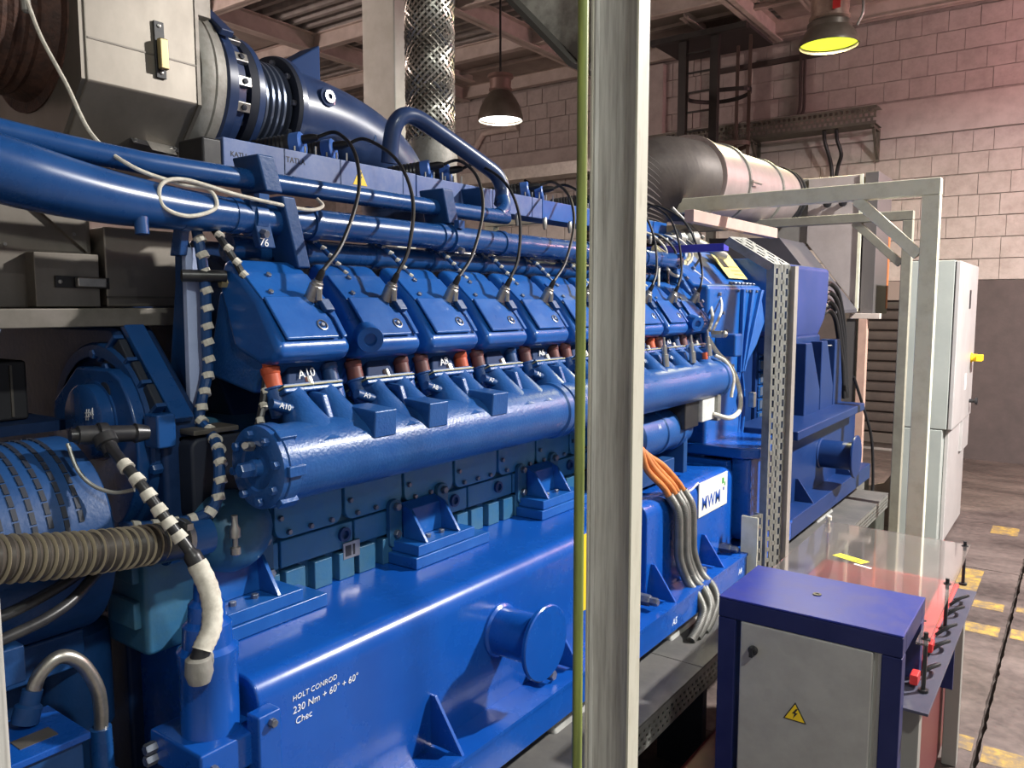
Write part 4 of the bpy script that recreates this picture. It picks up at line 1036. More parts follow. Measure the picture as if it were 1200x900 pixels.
# lower left pump with arched braided hose
pu = thing('oil_pump', (-1.55, .52, .441), 'small blue pump unit on the plinth at the lower left corner', 'pump')
mb = MB(); mb.lathe((-1.56, .30, .76), (.1, 1, 0), [(0, .08), (.02, .125), (.30, .125), (.32, .11), (.37, .06)], 32); pbod = mb.build('pump_body', BASEB, pu)
for i in range(9):
    a = math.radians(15 + i * 14); d = V((math.cos(a), 0, math.sin(a))); mb = MB(); mb.obox(V((-1.545, .47, .76)) + d * .128, V((.012, .10, 0)), V((-d.z, 0, d.x)) * .004, d * .012); mb.build('cooling_fin', PIPEB, pbod)
MB().box(-1.62, -1.45, .48, .675, .950, .964).build('terminal_cover', BASEB, pu, bev=.003)
MB().box(-1.61, -1.46, .49, .665, .875, .950).build('terminal_housing', DARKB, pu, bev=.004)
MB().box(-1.53, -1.49, .57, .635, .9641, .9652).build('rating_plate', STAIN, pu)
MB().box(-1.66, -1.46, .34, .64, .441, .65).build('pump_stand', DARKB, pu, bev=.01)
mb = MB(); mb.lathe((-1.55, .74, .86), (0, 0, 1), [(-.41, .04), (-.06, .04), (-.04, .022), (.05, .02)], 20); mb.build('riser', PIPEB, pu)
mb = MB(); mb.lathe((-1.57, .62, 1.0), (0, .3, 1), [(-.03, .024), (0, .024), (.005, .018), (.03, .018)], 16); mb.build('hose_union', DARKB, pu)
mb = MB(); mb.tube([(-1.57, .625, 1.01), (-1.565, .64, 1.055), (-1.56, .675, 1.078), (-1.555, .71, 1.055), (-1.55, .735, 1.0), (-1.55, .742, .95), (-1.55, .74, .90)], .0135, 16, 10)
tag(mb.build('braided_hose', BRAID), 'short arched braided metal hose beside the small pump at lower left', 'hose')

# braided exhaust hose and its cuff
bh = thing('exhaust_hose', (-2.24, 2.52, 2.3), 'thick braided stainless hose rising beside the white column', 'hose')
mb = MB(); mb.lathe((-2.24, 2.52, 2.301), (0, 0, 1), [(0, .105), (.05, .112), (.10, .10), (.12, .10)], 36); mb.build('hose_cuff', GREYC, bh)
# braid: a plain core with crossing helical strands
mb = MB(); mb.cyl((-2.24, 2.52, 2.40), (-2.24, 2.52, 4.99), .092, 32); mb.build('hose_core', mat('braid core', (.10, .095, .085), rough=.5, metal=.5), bh)
for sgn in (1, -1):
    mb = MB(); ns = 22; z0, z1 = 2.41, 3.35
    for s_ in range(ns):
        pts = []
        for i in range(46):
            t = i / 45; a = 2 * math.pi * (s_ / ns) + sgn * 2 * math.pi * 1.6 * t
            r = .096 + .0022 * math.sin(i * 2.2 + sgn)
            pts.append((-2.24 + r * math.cos(a), 2.52 + r * math.sin(a), z0 + (z1 - z0) * t))
        mb.tube(pts, .0058, 4, smooth=False)
    stuff(mb.build('braid_strand', BRAID, bh))
mb = MB(); mb.cyl((-2.24, 2.52, 3.34), (-2.24, 2.52, 4.99), .098, 32); mb.build('upper_sleeve', BRAID, bh)

# ================================================================== ALTERNATOR
al = thing('alternator', (-2.1, 4.9, 1.02), 'dark blue alternator with terminal tower and side gussets beyond the flywheel', 'alternator')
mb = MB(); mb.lathe((-2.15, 4.46, 1.55), (0, 1, 0), [(0, .45), (.01, .48), (.05, .48), (.06, .45)], 48); mb.build('drive_end_ring', ALTB, al)
mb = MB(); mb.lathe((-2.20, 4.5, 1.50), (0, 1, 0), [(0, .58), (1.1, .58), (1.14, .55), (1.3, .50)], 56); mb.build('stator', ALTB, al)
MB().box(-2.85, -1.62, 4.5, 5.0, 1.021, 1.56).build('housing', ALTB, al, bev=.02)
MB().box(-2.85, -1.45, 5.0, 5.72, 1.021, 1.50).build('housing', ALTB, al, bev=.02)
# ventilation windows between bell and terminal box
for i in range(11):
    z = 1.03 + i * .080
    MB().box(-1.60, -1.59, 4.74, 4.94, z, z + .070).build('vent_frame', PIPEB, al, bev=.004)
    MB().box(-1.591, -1.587, 4.76, 4.92, z + .010, z + .060).build('vent_opening', mat('vent mesh', (.10, .13, .19), rough=.5, metal=.4), al)
MB().box(-1.62, -1.60, 4.70, 5.0, 1.03, 1.92).build('vent_column', ALTB, al)
MB().box(-2.0, -1.44, 4.45, 4.49, 1.60, 2.01).build('junction_panel', BLUE, al, bev=.004)
TWM = mat('tower blue', (.025, .045, .17), (.035, .055, .20), rough=.42, scale=3)
mb = MB(); q0 = [(-1.75, 4.66), (-1.40, 4.66), (-1.40, 5.50), (-1.75, 5.50)]
def twr(z, sx, sy): return [(-1.575 + (x + 1.575) * sx, 5.08 + (y - 5.08) * sy, z) for (x, y) in q0]
mb.loft([twr(1.54, .80, .78), twr(1.58, .84, .84), twr(1.66, .95, .93), twr(1.78, 1, 1), twr(1.985, 1, 1.02)]); mb.build('terminal_tower', TWM, al, bev=.03, seg=4)
MB().box(-1.75, -1.42, 4.72, 5.42, 1.45, 1.56).build('tower_neck', ALTB, al, bev=.02, seg=3)
for i in range(6):
    z = 1.70 + .045 * i
    mb = MB(); mb.lathe((-1.44, 5.495, z), (.2, 1, 0), [(0, .020), (.04, .020), (.042, .015), (.06, .015)], 12); mb.build('cable_gland', GALV if i % 2 else BLACKP, al)
# stepped side panels (gussets) on the housing
for (y0, y1) in ((4.85, 5.18), (5.20, 5.50), (5.52, 5.74)):
    mb = MB(); mb.prism([(y0, 1.08), (y1, 1.08), (y1, 1.22), (y0 + .12, 1.52), (y0, 1.52)], (-1.45, 0, 0), (0, 1, 0), (0, 0, 1), (.10, 0, 0))
    mb.build('side_gusset', ALTB, al, bev=.006)
MB().box(-1.56, -1.20, 4.22, 5.75, 1.035, 1.085).build('mount_ledge', ALTB, al, bev=.006)
MB().box(-1.56, -1.235, 4.22, 5.75, 1.0215, 1.035).build('mount_ledge', ALTB, al)
mb = MB(); mb.lathe((-1.44, 5.45, 1.48), (1, 0, 0), [(0, .03), (.02, .03), (.022, .02)], 16); mb.cyl((-1.43, 5.45, 1.48), (-1.37, 5.5, 1.48), .006, 8); mb.build('grease_point', BLACKP, al)
MB().box(-1.452, -1.446, 4.98, 5.05, 1.44, 1.50).build('rating_label', YELLOW, al)
for i in range(4):
    mb = MB(); z = 1.70 + .06 * i; y = 5.54
    mb.tube([(-1.43, y, z), (-1.42, y + .08, z + .01), (-1.40, y + .17 + .015 * i, z - .06), (-1.385, y + .27 + .02 * i, z - .28), (-1.38, y + .33 + .025 * i, 1.30), (-1.37, y + .36 + .03 * i, 1.09)], .016, 12, 8)
    tag(mb.build('power_cable', BLACK), ('lowest', 'second lowest', 'second highest', 'highest')[i] + ' of four black cables leaving the terminal tower', 'cable', 'black cables at the alternator')

# ================================================================== DUCT, HOOD
du = thing('exhaust_duct', (-2.0, 5.3, 2.25), 'large silvery air duct with dark flexible section above the alternator', 'duct')
pts = [(-2.08, 3.88, 2.045), (-2.08, 3.88, 2.16), (-2.07, 3.92, 2.30), (-2.05, 4.06, 2.41), (-2.02, 4.28, 2.465), (-2.0, 4.55, 2.49)]
PP = smoothpts(pts, 14); mb = MB(); mb.tube(PP, lambda i, t: .240 if i % 2 else .226, 44, smooth=False); mb.build('flexible_section', mat('dark flex duct', (.10, .085, .08), (.14, .12, .11), rough=.45, metal=.3, scale=8), du)
ax = V((0.0, 1.0, .045)).normalized()
DUCTM = mat('silver duct sheet', (.50, .43, .42), (.40, .34, .33), rough=.36, metal=.55, scale=5, bump=.06, bscale=6)  # pink light reflected by the sheet is put into its colour
mb = MB(); mb.lathe((-2.0, 4.52, 2.49), ax, [(0, .245), (.005, .262), (.03, .262), (.035, .25), (.42, .25)], 48); mb.build('duct_section', DUCTM, du)
mb = MB(); mb.lathe(V((-2.0, 4.52, 2.49)) + ax * .42, ax, [(0, .25), (.0, .24), (.72, .23)], 48); mb.build('duct_section', DUCTM, du)
mb = MB(); mb.lathe(V((-2.0, 4.52, 2.49)) + ax * 1.14, ax, [(0, .23), (.50, .215), (.55, .215)], 48); mb.build('duct_section', DUCTM, du)
for t, r in ((.40, .262), (1.12, .242), (1.62, .228), (1.72, .225)):
    mb = MB(); mb.lathe(V((-2.0, 4.52, 2.49)) + ax * t, ax, [(0, r - .01), (.004, r), (.03, r), (.034, r - .01)], 48); mb.build('clamp_ring', GALV if t < 1.5 else BLACKP, du)
mb = MB(); mb.obox(V((-1.74, 4.96, 2.50)), V((.012, 0, 0)), V((0, .03, 0)), V((0, 0, .018))); mb.cyl((-1.73, 4.92, 2.505), (-1.73, 5.08, 2.51), .007, 8); mb.build('clamp_bolt', STEEL, du)

hd = thing('vent_hood', (-1.9, 6.6, 1.7), 'pinkish grey sheet metal hood with sloping dark flank behind the alternator', 'hood')
HOODM = mat('hood sheet', (.52, .47, .46), (.42, .37, .36), rough=.42, metal=.35, scale=4, bump=.04, bscale=8)
mb = MB(); mb.py([(-1.783, 2.70), (-1.41, 2.70), (-1.40, 1.72), (-1.783, 2.22)], 6.30, 6.85); mb.build('hood_body', HOODM, hd, bev=.004)
MB().box(-2.12, -1.786, 6.32, 6.85, 2.20, 2.705).build('inlet_box', mat('hood side sheet', (.36, .34, .32), (.28, .26, .25), rough=.45, metal=.35, scale=5), hd, bev=.004)
mb = MB(); mb.py([(-2.32, 2.24), (-1.80, 2.22), (-1.395, 1.715), (-1.395, 1.69), (-2.32, 1.69)], 5.70, 6.29); mb.build('sloping_flank', mat('slate sheet', (.065, .062, .075), (.085, .08, .09), rough=.5, scale=3), hd, bev=.003)
MB().box(-1.412, -1.392, 6.285, 6.305, 1.70, 2.70).build('corner_trim', CREAM, hd)
MB().box(-1.392, -1.30, 6.36, 6.85, 1.68, 2.72).build('side_channel', mat('channel steel', (.12, .11, .11), rough=.5, metal=.3), hd, bev=.003)
mb = MB()
for x in (-1.63, -1.52): mb.lathe((x, 6.30, 2.50), (0, -1, 0), [(0, .018), (.03, .018), (.03, .03), (.045, .03), (.05, .015)], 12)
stuff(mb.build('hood_bolts', BLACKP, hd))
MB().box(-1.45, -1.24, 6.30, 6.36, 1.645, 1.685).build('support_rail', BEAMM, hd, bev=.003)
MB().box(-1.385, -1.325, 6.30, 6.36, .0, 1.645).build('support_leg', mat('salmon post paint', (.62, .40, .32), (.5, .32, .26), rough=.5, scale=7), hd, bev=.003)
MB().box(-1.47, -1.40, 6.31, 6.36, .45, 1.645).build('support_leg', mat('channel steel', (.12, .11, .11)), hd)
MB().box(-1.30, -1.296, 6.80, 6.85, 1.72, 2.40).build('edge_strip', mat('orange edge', (.55, .16, .05), rough=.5), hd)

# pale salmon bar spanning behind the gantry
mb = MB(); mb.bar((-1.62, 3.72, 2.185), (-1.60, 4.95, 2.185), .05, .060); tag(mb.build('salmon_bar', mat('salmon bar paint', (.50, .36, .31), (.42, .30, .26), rough=.5, scale=7), bev=.003), 'pale salmon steel bar lying across behind the cream gantry', 'bar')

# ================================================================== SLOTTED CABLE LADDER
cl = thing('cable_ladder', (-1.14, 3.8, .46), 'galvanised slotted cable channel standing upright and bending over the flywheel end', 'cable channel')
def slotted(name, p0, p1, wdir, w, n, m=GALV):
    # channel with a slotted web built as strips and rungs
    p0, p1, wd = vec(p0), vec(p1), vec(wdir).normalized(); d = (p1 - p0); L_ = d.length; d.normalize(); nn = d.cross(wd).normalized()
    mb = MB(); t = .0025
    for k, c in enumerate((-w / 2, -w / 6, w / 6, w / 2)):
        ww = w * .07 if k in (0, 3) else w * .11
        mb.obox((p0 + p1) / 2 + wd * c, d * L_ / 2, wd * ww, nn * t)
    nsl = int(L_ / .05)
    for i in range(nsl + 1):
        for k in range(3):
            off = .025 if k == 1 else 0
            q = p0 + d * min(L_ - .008, max(.008, i * L_ / nsl + off * 0.99))
            mb.obox(q + wd * (-w / 3 + k * w / 3), d * .009, wd * w * .17, nn * t)
    for s_ in (-1, 1):
        mb.obox((p0 + p1) / 2 + wd * s_ * w / 2 + nn * .02, d * L_ / 2, wd * t, nn * .022)
    return mb.build(name, m, cl)
slotted('upright_channel', (-1.14, 3.66, .46), (-1.14, 3.66, 1.93), (0.35, .94, 0), .10, 10)
slotted('top_channel', (-1.14, 3.66, 1.93), (-1.30, 3.52, 2.05), (0.35, .94, 0), .10, 4)
MB().obox((-1.112, 3.735, 1.19), (.004, .012, 0), (-.02, .008, 0), (0, 0, .735)).build('side_flange', mat('pinkish galvanised', (.48, .44, .40), (.38, .34, .31), rough=.45, metal=.4, scale=8), cl)
slotted('short_channel', (-1.17, 3.50, .46), (-1.17, 3.50, .80), (0.35, .94, 0), .08, 4)
MB().box(-1.22, -1.145, 3.455, 3.46, .46, .80).build('side_flange', CREAM, cl)
mb = MB(); mb.bar((-1.90, 3.66, 2.02), (-1.38, 3.60, 2.015), .05, .035); mb.build('blue_arm', mat('violet blue paint', (.05, .05, .42), rough=.4), cl, bev=.003)

# ================================================================== FRAME POSTS AND GANTRIES
np2 = thing('frame_post', (-.62, 1.14, 0), 'tall cream steel channel post with brown stains, in front of the engine', 'post')
mb = MB(); xl, xr = -.656, -.580
def postchan(xl, xr, y, d, z0, z1):
    # shallow channel open towards the viewer: web plus two lips
    mb = MB()
    mb.pz([(xl, y), (xl + .004, y), (xl + .007, y + .006), (xl + .018, y + .009), (xr - .016, y + .007), (xr - .006, y + .003), (xr, y), (xr, y + d), (xl, y + d)], z0, z1)
    return mb
postchan(xl, xr, 1.125, .022, 0, 5.0).build('web', POSTM, np2, smooth=25)
MB().box(xr, xr + .0035, 1.123, 1.160, 0, 5.0).build('flange', POSTE, np2)
MB().box(xl - .0035, xl, 1.123, 1.160, 0, 5.0).build('flange', POSTE, np2)
MB().box(xl - .05, xr + .05, 1.07, 1.22, 0, .012).build('foot_plate', POSTE, np2)
mb = MB(); mb.bar((-.69, 1.155, 2.20), (-1.80, 1.155, 3.43), .03, .15, up=(0, 1, 0)); 
mb = MB(); d = V((-1.0, 0, 1.02)).normalized(); nn_ = V((1.02, 0, 1.0)).normalized()
c_ = V((-.69, 1.16, 2.13)) + d * .8
mb.obox(c_ + nn_ * .075, d * .8, nn_ * .075, V((0, .006, 0))); br = mb.build('brace_web', mat('flaking grey paint', (.40, .38, .34), (.17, .155, .14), rough=.75, scale=12, fac=(.42, .6), bump=.2, bscale=30), np2)
mb = MB(); mb.obox(c_, d * .8, nn_ * .004, V((0, .05, 0))); mb.build('brace_flange', mat('dark flange steel', (.05, .045, .04), rough=.6), np2)

gp = MB(); gp.cyl((-.60, .999, 0), (-.60, .999, 5.0), .0078, 20)
tag(gp.build('lime_pipe', LIME), 'thin lime green pipe standing just left of the tall cream post', 'pipe')
lp_ = thing('edge_post', (-.66, .2, 0), 'cream steel post cut off by the left edge of the picture', 'post')
MB().box(-.70, -.62, .10, .232, 0, 2.4).build('web', POSTM, lp_, bev=.004)
MB().box(-.73, -.59, .07, .27, 0, .012).build('foot_plate', POSTE, lp_)

def gantry(yg, ztop, xr_, xl_, lab, m=CREAM, w=.075):
    g = thing('gantry', (xr_, yg, 0), lab, 'frame')
    MB().box(xr_ - w, xr_, yg - .03, yg + .03, 0, ztop - w - .001).build('upright', m, g, bev=.004)
    MB().box(xl_, xl_ + w, yg - .03, yg + .03, 0, ztop - w - .001).build('upright', m, g, bev=.004)
    MB().box(xl_, xr_, yg - .03, yg + .03, ztop - w, ztop).build('crossbar', m, g, bev=.004)
    mb = MB(); mb.bar((xr_ - w - .005, yg, ztop - w - .27), (xr_ - w - .29, yg, ztop - w + .005), .05, .05, up=(0, 1, 0)); mb.build('knee_brace', m, g, bev=.003)
    MB().box(xr_ - w - .03, xr_ + .03, yg - .07, yg + .07, 0, .012).build('foot_plate', m, g)
    return g
gantry(4.14, 2.325, -.578, -3.2, 'nearer cream steel gantry with knee brace spanning over the engine')
gantry(5.55, 2.335, -.920, -3.2, 'farther dull cream gantry seen behind the nearer one', w=.058, m=mat('dull cream paint', (.34, .33, .26), (.26, .25, .20), rough=.5, scale=9))

# ================================================================== CABLE TROUGH
tr = thing('cable_trough', (-1.16, 2.0, 0), 'long grey covered cable trough with perforated side along the blue skid', 'cable trough')
LID = mat('trough lid', (.16, .155, .145), (.10, .10, .10), rough=.5, metal=.3, scale=5, bump=.05, bscale=14)
for i, (a, b) in enumerate(((-.2, 1.35), (1.353, 2.62), (2.623, 4.2), (4.203, 5.9))):
    MB().box(-1.275, -1.052, a, b, .444, .452).build('lid', LID, tr, bev=.002)
# perforated side as rails and webs
for (z0, z1) in ((.352, .364), (.378, .386), (.400, .408), (.422, .443)):
    MB().box(-1.060, -1.055, -.2, 5.9, z0, z1).build('side_rail', GALV, tr)
mb = MB()
for r_, (z0, z1) in enumerate(((.364, .378), (.386, .400), (.408, .422))):
    for i in range(180):
        y = -.2 + i * .034 + (.017 if r_ % 2 else 0); mb.box(-1.060, -1.055, y, y + .014, z0, z1)
stuff(mb.build('side_web', GALV, tr))
MB().box(-1.30, -1.29, -.2, 5.9, .35, .443).build('back_side', GALV, tr)
for y in (.1, 1.4, 2.7, 4.0, 5.3): MB().box(-1.26, -1.08, y, y + .04, 0, .35).build('support', DARK, tr)
# red machine panel below
rp = thing('red_pump', (-.98, 2.0, 0), 'dark red painted pump casing low down beside the cable trough', 'pump')
MB().box(-1.02, -.90, 1.55, 2.9, .02, .22).build('casing', mat('dark red casing', (.16, .02, .025), (.10, .015, .02), rough=.45, scale=6), rp, bev=.02, seg=3)
mb = MB(); mb.tube([(-.99, 1.60, .22), (-.97, 1.7, .30), (-.94, 1.85, .33), (-.92, 2.0, .22)], .018, 12, 6); mb.build('hose', BLACKP, rp)

# ================================================================== POWER CABLES WITH CONDUIT
for i, (dx, dy, m0, lab) in enumerate(((0, -.075, CABO, 'nearest'), (.008, -.035, CABO, 'second nearest'), (.0, .003, CABO, 'third nearest'), (.008, .042, CABO, 'farthest'))):
    c = thing('starter_cable', (-1.25 + dx, 2.95 + dy, .46), lab + ' orange starter cable in grey conduit hanging over the blue skid', 'cable', 'starter cables in conduit')
    top = V((-1.385, 2.72 + dy * .55, 1.235 - .01 * i))
    mb = MB(); mb.tube([top, top + V((.03, .03, -.04)), (-1.335 + dx, 2.80 + dy, 1.12), (-1.30 + dx, 2.87 + dy, 1.045), (-1.285 + dx, 2.90 + dy, 1.0)], .013, 12, 7); mb.build('orange_lead', m0, c)
    if i < 2:
        mb = MB(); mb.lathe(top - V((.02, .02, -.02)), V((.5, .4, -.75)), [(0, .016), (.03, .02), (.07, .017)], 12); mb.build('red_boot', RED if i == 0 else BLACKP, c)
    pts = [(-1.287 + dx, 2.895 + dy, 1.01), (-1.262 + dx, 2.925 + dy, .94), (-1.258 + dx, 2.93 + dy, .85), (-1.255 + dx, 2.935 + dy, .75), (-1.235 + dx, 2.965 + dy, .66), (-1.20 + dx * 2, 2.99 + dy * 1.05, .60), (-1.172 + dx, 2.985 + dy, .54), (-1.168 + dx, 2.93 + dy, .49), (-1.172 + dx, 2.87 + dy, .458)]
    mb = MB(); mb.tube(pts, lambda k, t: .0175 + .0012 * (k % 2), 14, 24); mb.build('conduit', CONDUIT, c)
mb = MB(); mb.tube([(-1.30, 2.84, 1.0), (-1.28, 2.92, .995), (-1.27, 3.0, 1.0), (-1.28, 3.09, 1.01)], .004, 6, 5); tag(mb.build('cable_tie', TAPE), 'white cable tie around the grey conduits', 'cable tie')

# ================================================================== FLOOR STAND AND ENCLOSURE
st_ = thing('blue_stand', (-.585, 2.36, 0), 'cobalt blue box section stand around the grey enclosure', 'stand')
X0, X1, YA, YB, ZT = -.832, -.338, 2.185, 2.525, .90
MB().box(X0, X1, YA, YB, ZT - .006, ZT).build('top_plate', FRAMEB, st_, bev=.002)
for (x0, x1, y0, y1) in ((X0, X0 + .052, YA, YA + .05), (X1 - .05, X1, YA, YA + .05), (X0, X0 + .05, YB - .05, YB), (X1 - .05, X1, YB - .05, YB)):
    MB().box(x0, x1, y0, y1, 0, ZT - .062).build('leg', FRAMED, st_, bev=.003)
for (y0, y1) in ((YA, YA + .05), (YB - .05, YB)): MB().box(X0, X1, y0, y1, ZT - .061, ZT - .0065).build('rail', FRAMED, st_, bev=.003)
for (x0, x1) in ((X0, X0 + .05), (X1 - .05, X1)): MB().box(x0, x1, YA + .051, YB - .051, ZT - .061, ZT - .0065).build('rail', FRAMED, st_, bev=.003)
mb = MB(); mb.lathe((-.60, 2.36, ZT), (0, 0, 1), [(0, .012), (.003, .012), (.003, .006), (.001, .006)], 16); mb.build('top_bolt', STAIND, st_)
en = thing('enclosure', (-.575, 2.3, .1), 'grey steel enclosure with a lightning warning sticker inside the blue stand', 'enclosure')
ENC = mat('enclosure grey', (.38, .37, .345), (.32, .31, .29), rough=.42, scale=10)
MB().box(-.757, -.395, 2.205, 2.40, .12, .832).build('body', mat('enclosure pale side', (.55, .56, .53), rough=.45), en, bev=.003)
dr = MB().box(-.765, -.408, 2.183, 2.204, .13, .838).build('door', ENC, en, bev=.005)
MB().box(-.400, -.372, 2.20, 2.40, .13, .842).build('side_panel', mat('enclosure pale side', (.55, .56, .53)), en, bev=.002)
for z in (.762, .20):
    mb = MB(); mb.lathe((-.725, 2.183, z), (0, -1, 0), [(0, .014), (.006, .014), (.008, .010), (.014, .009)], 18); mb.obox((-.725, 2.168, z), (.005, 0, 0), (0, .008, 0), (0, 0, .014)); mb.build('door_lock', BLACKP, dr)
mb = MB(); mb.prism([(-.032, 0), (.032, 0), (0, .055)], (-.602, 2.1825, .588), (1, 0, 0), (0, 0, 1), (0, -.001, 0)); wt = mb.build('warning_sticker', BLACKP, dr)
mb = MB(); mb.prism([(-.027, .003), (.027, .003), (0, .049)], (-.602, 2.1815, .588), (1, 0, 0), (0, 0, 1), (0, -.0006, 0)); mb.build('sticker_field', YELLOW, wt)
mb = MB(); mb.prism([(.004, .037), (-.007, .021), (0, .021), (-.004, .006), (.009, .025), (.002, .025), (.009, .037)], (-.603, 2.1809, .588), (1, 0, 0), (0, 0, 1), (0, -.0005, 0)); mb.build('bolt_mark', BLACKP, wt)

# ================================================================== ACRYLIC COVERED TABLE
tbn = thing('red_table', (-.6, 3.0, 0), 'red topped low machine bench with blue edge plate behind the blue stand', 'bench')
MB().box(-.85, -.345, 2.56, 3.43, .60, .675).build('red_top', REDP, tbn, bev=.006)
MB().box(-.84, -.37, 2.56, 3.45, .02, .598).build('bench_body', mat('bench dark red', (.12, .025, .025), rough=.5), tbn, bev=.01)
for y in (2.40, 2.52, 2.66): MB().box(-.352, -.330, y, y + .05, .68, .71).build('red_block', RED, tbn, bev=.004)
MB().box(-.37, -.283, 2.27, 3.39, .662, .670).build('edge_plate', mat('edge plate blue grey', (.05, .05, .08), (.07, .07, .10), rough=.42, scale=8), tbn, bev=.001)
MB().box(-.345, -.285, 2.80, 2.812, .52, .661).build('plate_bracket', FRAMED, tbn)
for y in (2.32, 3.30): MB().box(-.36, -.31, y, y + .05, 0, .661).build('leg', mat('bench leg grey', (.25, .24, .22), rough=.5), tbn, bev=.003)
bolts = []
for (x, y) in ((-.315, 2.40), (-.33, 2.93), (-.335, 3.44)):
    mb = MB(); mb.lathe((x, y, .67), (0, 0, 1), [(0, .014), (.008, .014), (.008, .006), (.148, .006), (.148, .012), (.156, .012), (.156, .006), (.172, .006)], 12); mb.build('stud', BLACKP, tbn)
for (x, y) in ((-.80, 2.60), (-.845, 3.46)):
    mb = MB(); mb.lathe((x, y, .60), (0, 0, 1), [(0, .007), (.24, .007), (.24, .013), (.255, .013), (.26, .008)], 12); mb.build('stud', TAPE, tbn)
for y in (2.50, 2.70, 2.86, 3.05, 3.18):
    mb = MB(); mb.tube([(-.345, y - .02, .675), (-.315, y + .0, .70), (-.295, y + .03, .705), (-.305, y + .06, .69), (-.34, y + .05, .672)], .0055, 8, 7); mb.build('cable_loop', BLACK, tbn)
sh = thing('acrylic_sheet', (-.6, 2.95, .82), 'clear acrylic sheet with a yellow sticker lying over the red bench', 'sheet')
ACR = mat('clear acrylic', (.88, .84, .82), rough=.04, trans=.95, spec=.5, ior=1.49)
mb = MB(); mb.pz([(-.862, 3.50), (-.318, 3.47), (-.305, 2.36), (-.335, 2.36), (-.335, 2.545), (-.85, 2.545)], .818, .824); mb.build('pane', ACR, sh)
mb = MB(); mb.obox((-.655, 3.02, .8245), V((.055, -.022, 0)), V((.010, .020, 0)), V((0, 0, .0003))); yl = mb.build('yellow_sticker', mat('sticker yellow', (.85, .75, .05), rough=.5), sh)
for i, (a, w) in enumerate(((.002, .002), (.008, .004), (.016, .002), (.022, .005), (.030, .003), (-.038, .026))):
    mb = MB(); c = V((-.655, 3.02, .8250)) + V((.055, -.022, 0)).normalized() * (a + .012); mb.obox(c, V((.055, -.022, 0)).normalized() * w * .5, V((.010, .020, 0)) * (.7 if w < .01 else .1), V((0, 0, .0002))); mb.build('sticker_print', BLACKP, yl)
mb = MB(); mb.obox((-.60, 2.955, .8244), V((.03, -.010, 0)), V((.002, .005, 0)), V((0, 0, .0002))); mb.build('white_print', WHITE, sh)

# ================================================================== TALL SWITCH CABINET
tc = thing('switch_cabinet', (-.92, 6.85, 0), 'tall light grey switch cabinet with a yellow rotary handle', 'cabinet')
CABM = mat('cabinet grey green', (.42, .45, .42), (.36, .39, .365), rough=.42, scale=3)
CABS = mat('cabinet side', (.46, .44, .43), (.40, .38, .37), rough=.42, scale=3)
MB().box(-1.10, -.775, 6.35, 7.45, .86, 2.06).build('upper_body', CABM, tc, bev=.006)
MB().box(-1.12, -.80, 6.35, 7.40, 0, .855).build('lower_body', CABM, tc, bev=.006)
MB().box(-.772, -.742, 6.36, 7.45, .86, 2.055).build('door', CABS, tc, bev=.006)
MB().box(-.798, -.77, 6.45, 7.40, .02, .85).build('lower_door', CABS, tc, bev=.006)
MB().box(-.7752, -.772, 6.352, 7.45, .87, 2.05).build('door_gap', BLACKP, tc)
mb = MB(); mb.lathe((-.742, 7.25, 1.33), (1, 0, 0), [(0, .04), (.01, .04), (.012, .03), (.05, .03)], 18); mb.box(-.70, -.66, 7.18, 7.32, 1.305, 1.355); mb.build('rotary_handle', YELLOW, tc, bev=.006)
MB().box(-.742, -.738, 6.95, 7.02, 1.72, 1.86).build('meter', BLACKP, tc)
MB().box(-.742, -.739, 6.95, 7.02, 1.10, 1.22).build('white_label', WHITE, tc)
mb = MB(); mb.lathe((-.742, 7.3, .98), (1, 0, 0), [(0, .015), (.04, .015), (.042, .03), (.06, .03)], 12); mb.build('door_knob', BLACKP, tc)
mb = MB(); mb.prism([(7.05, .60), (7.45, .60), (7.45, .86), (7.05, .90)], (-.80, 0, 0), (0, 1, 0), (0, 0, 1), (.05, 0, 0)); mb.build('desk_corner', CABS, tc, bev=.004)
# scrap leaning beside the cabinet
mb = MB(); mb.prism([(0, 0), (.35, 0), (.35, .42), (.25, .45), (.18, .34), (.05, .30)], (-1.42, 6.75, 0), (1, 0, 0), (0, 0, 1), (0, .02, 0)); tag(mb.build('torn_board', mat('torn board', (.45, .36, .31), rough=.8)), 'torn pale board leaning left of the switch cabinet', 'board')
MB().box(0, 1, 0, 1, 0, 1)
fb = MB().box(-1.75, -1.14, 6.0, 6.28, 0, .26).build('equipment_box', mat('dark box', (.09, .095, .075), (.06, .06, .05), rough=.6, scale=8), bev=.01)
tag(fb, 'low dark box on the floor beside the switch cabinet', 'box')
mb = MB(); mb.tube([(-1.30, 5.85, 1.25), (-1.27, 6.0, 1.05), (-1.22, 6.1, .8), (-1.20, 6.12, .5), (-1.20, 6.10, .30), (-1.17, 6.05, .262)], .010, 10, 8); tag(mb.build('loose_cable', BLACK), 'thin black cable hanging by the salmon leg of the hood', 'cable')

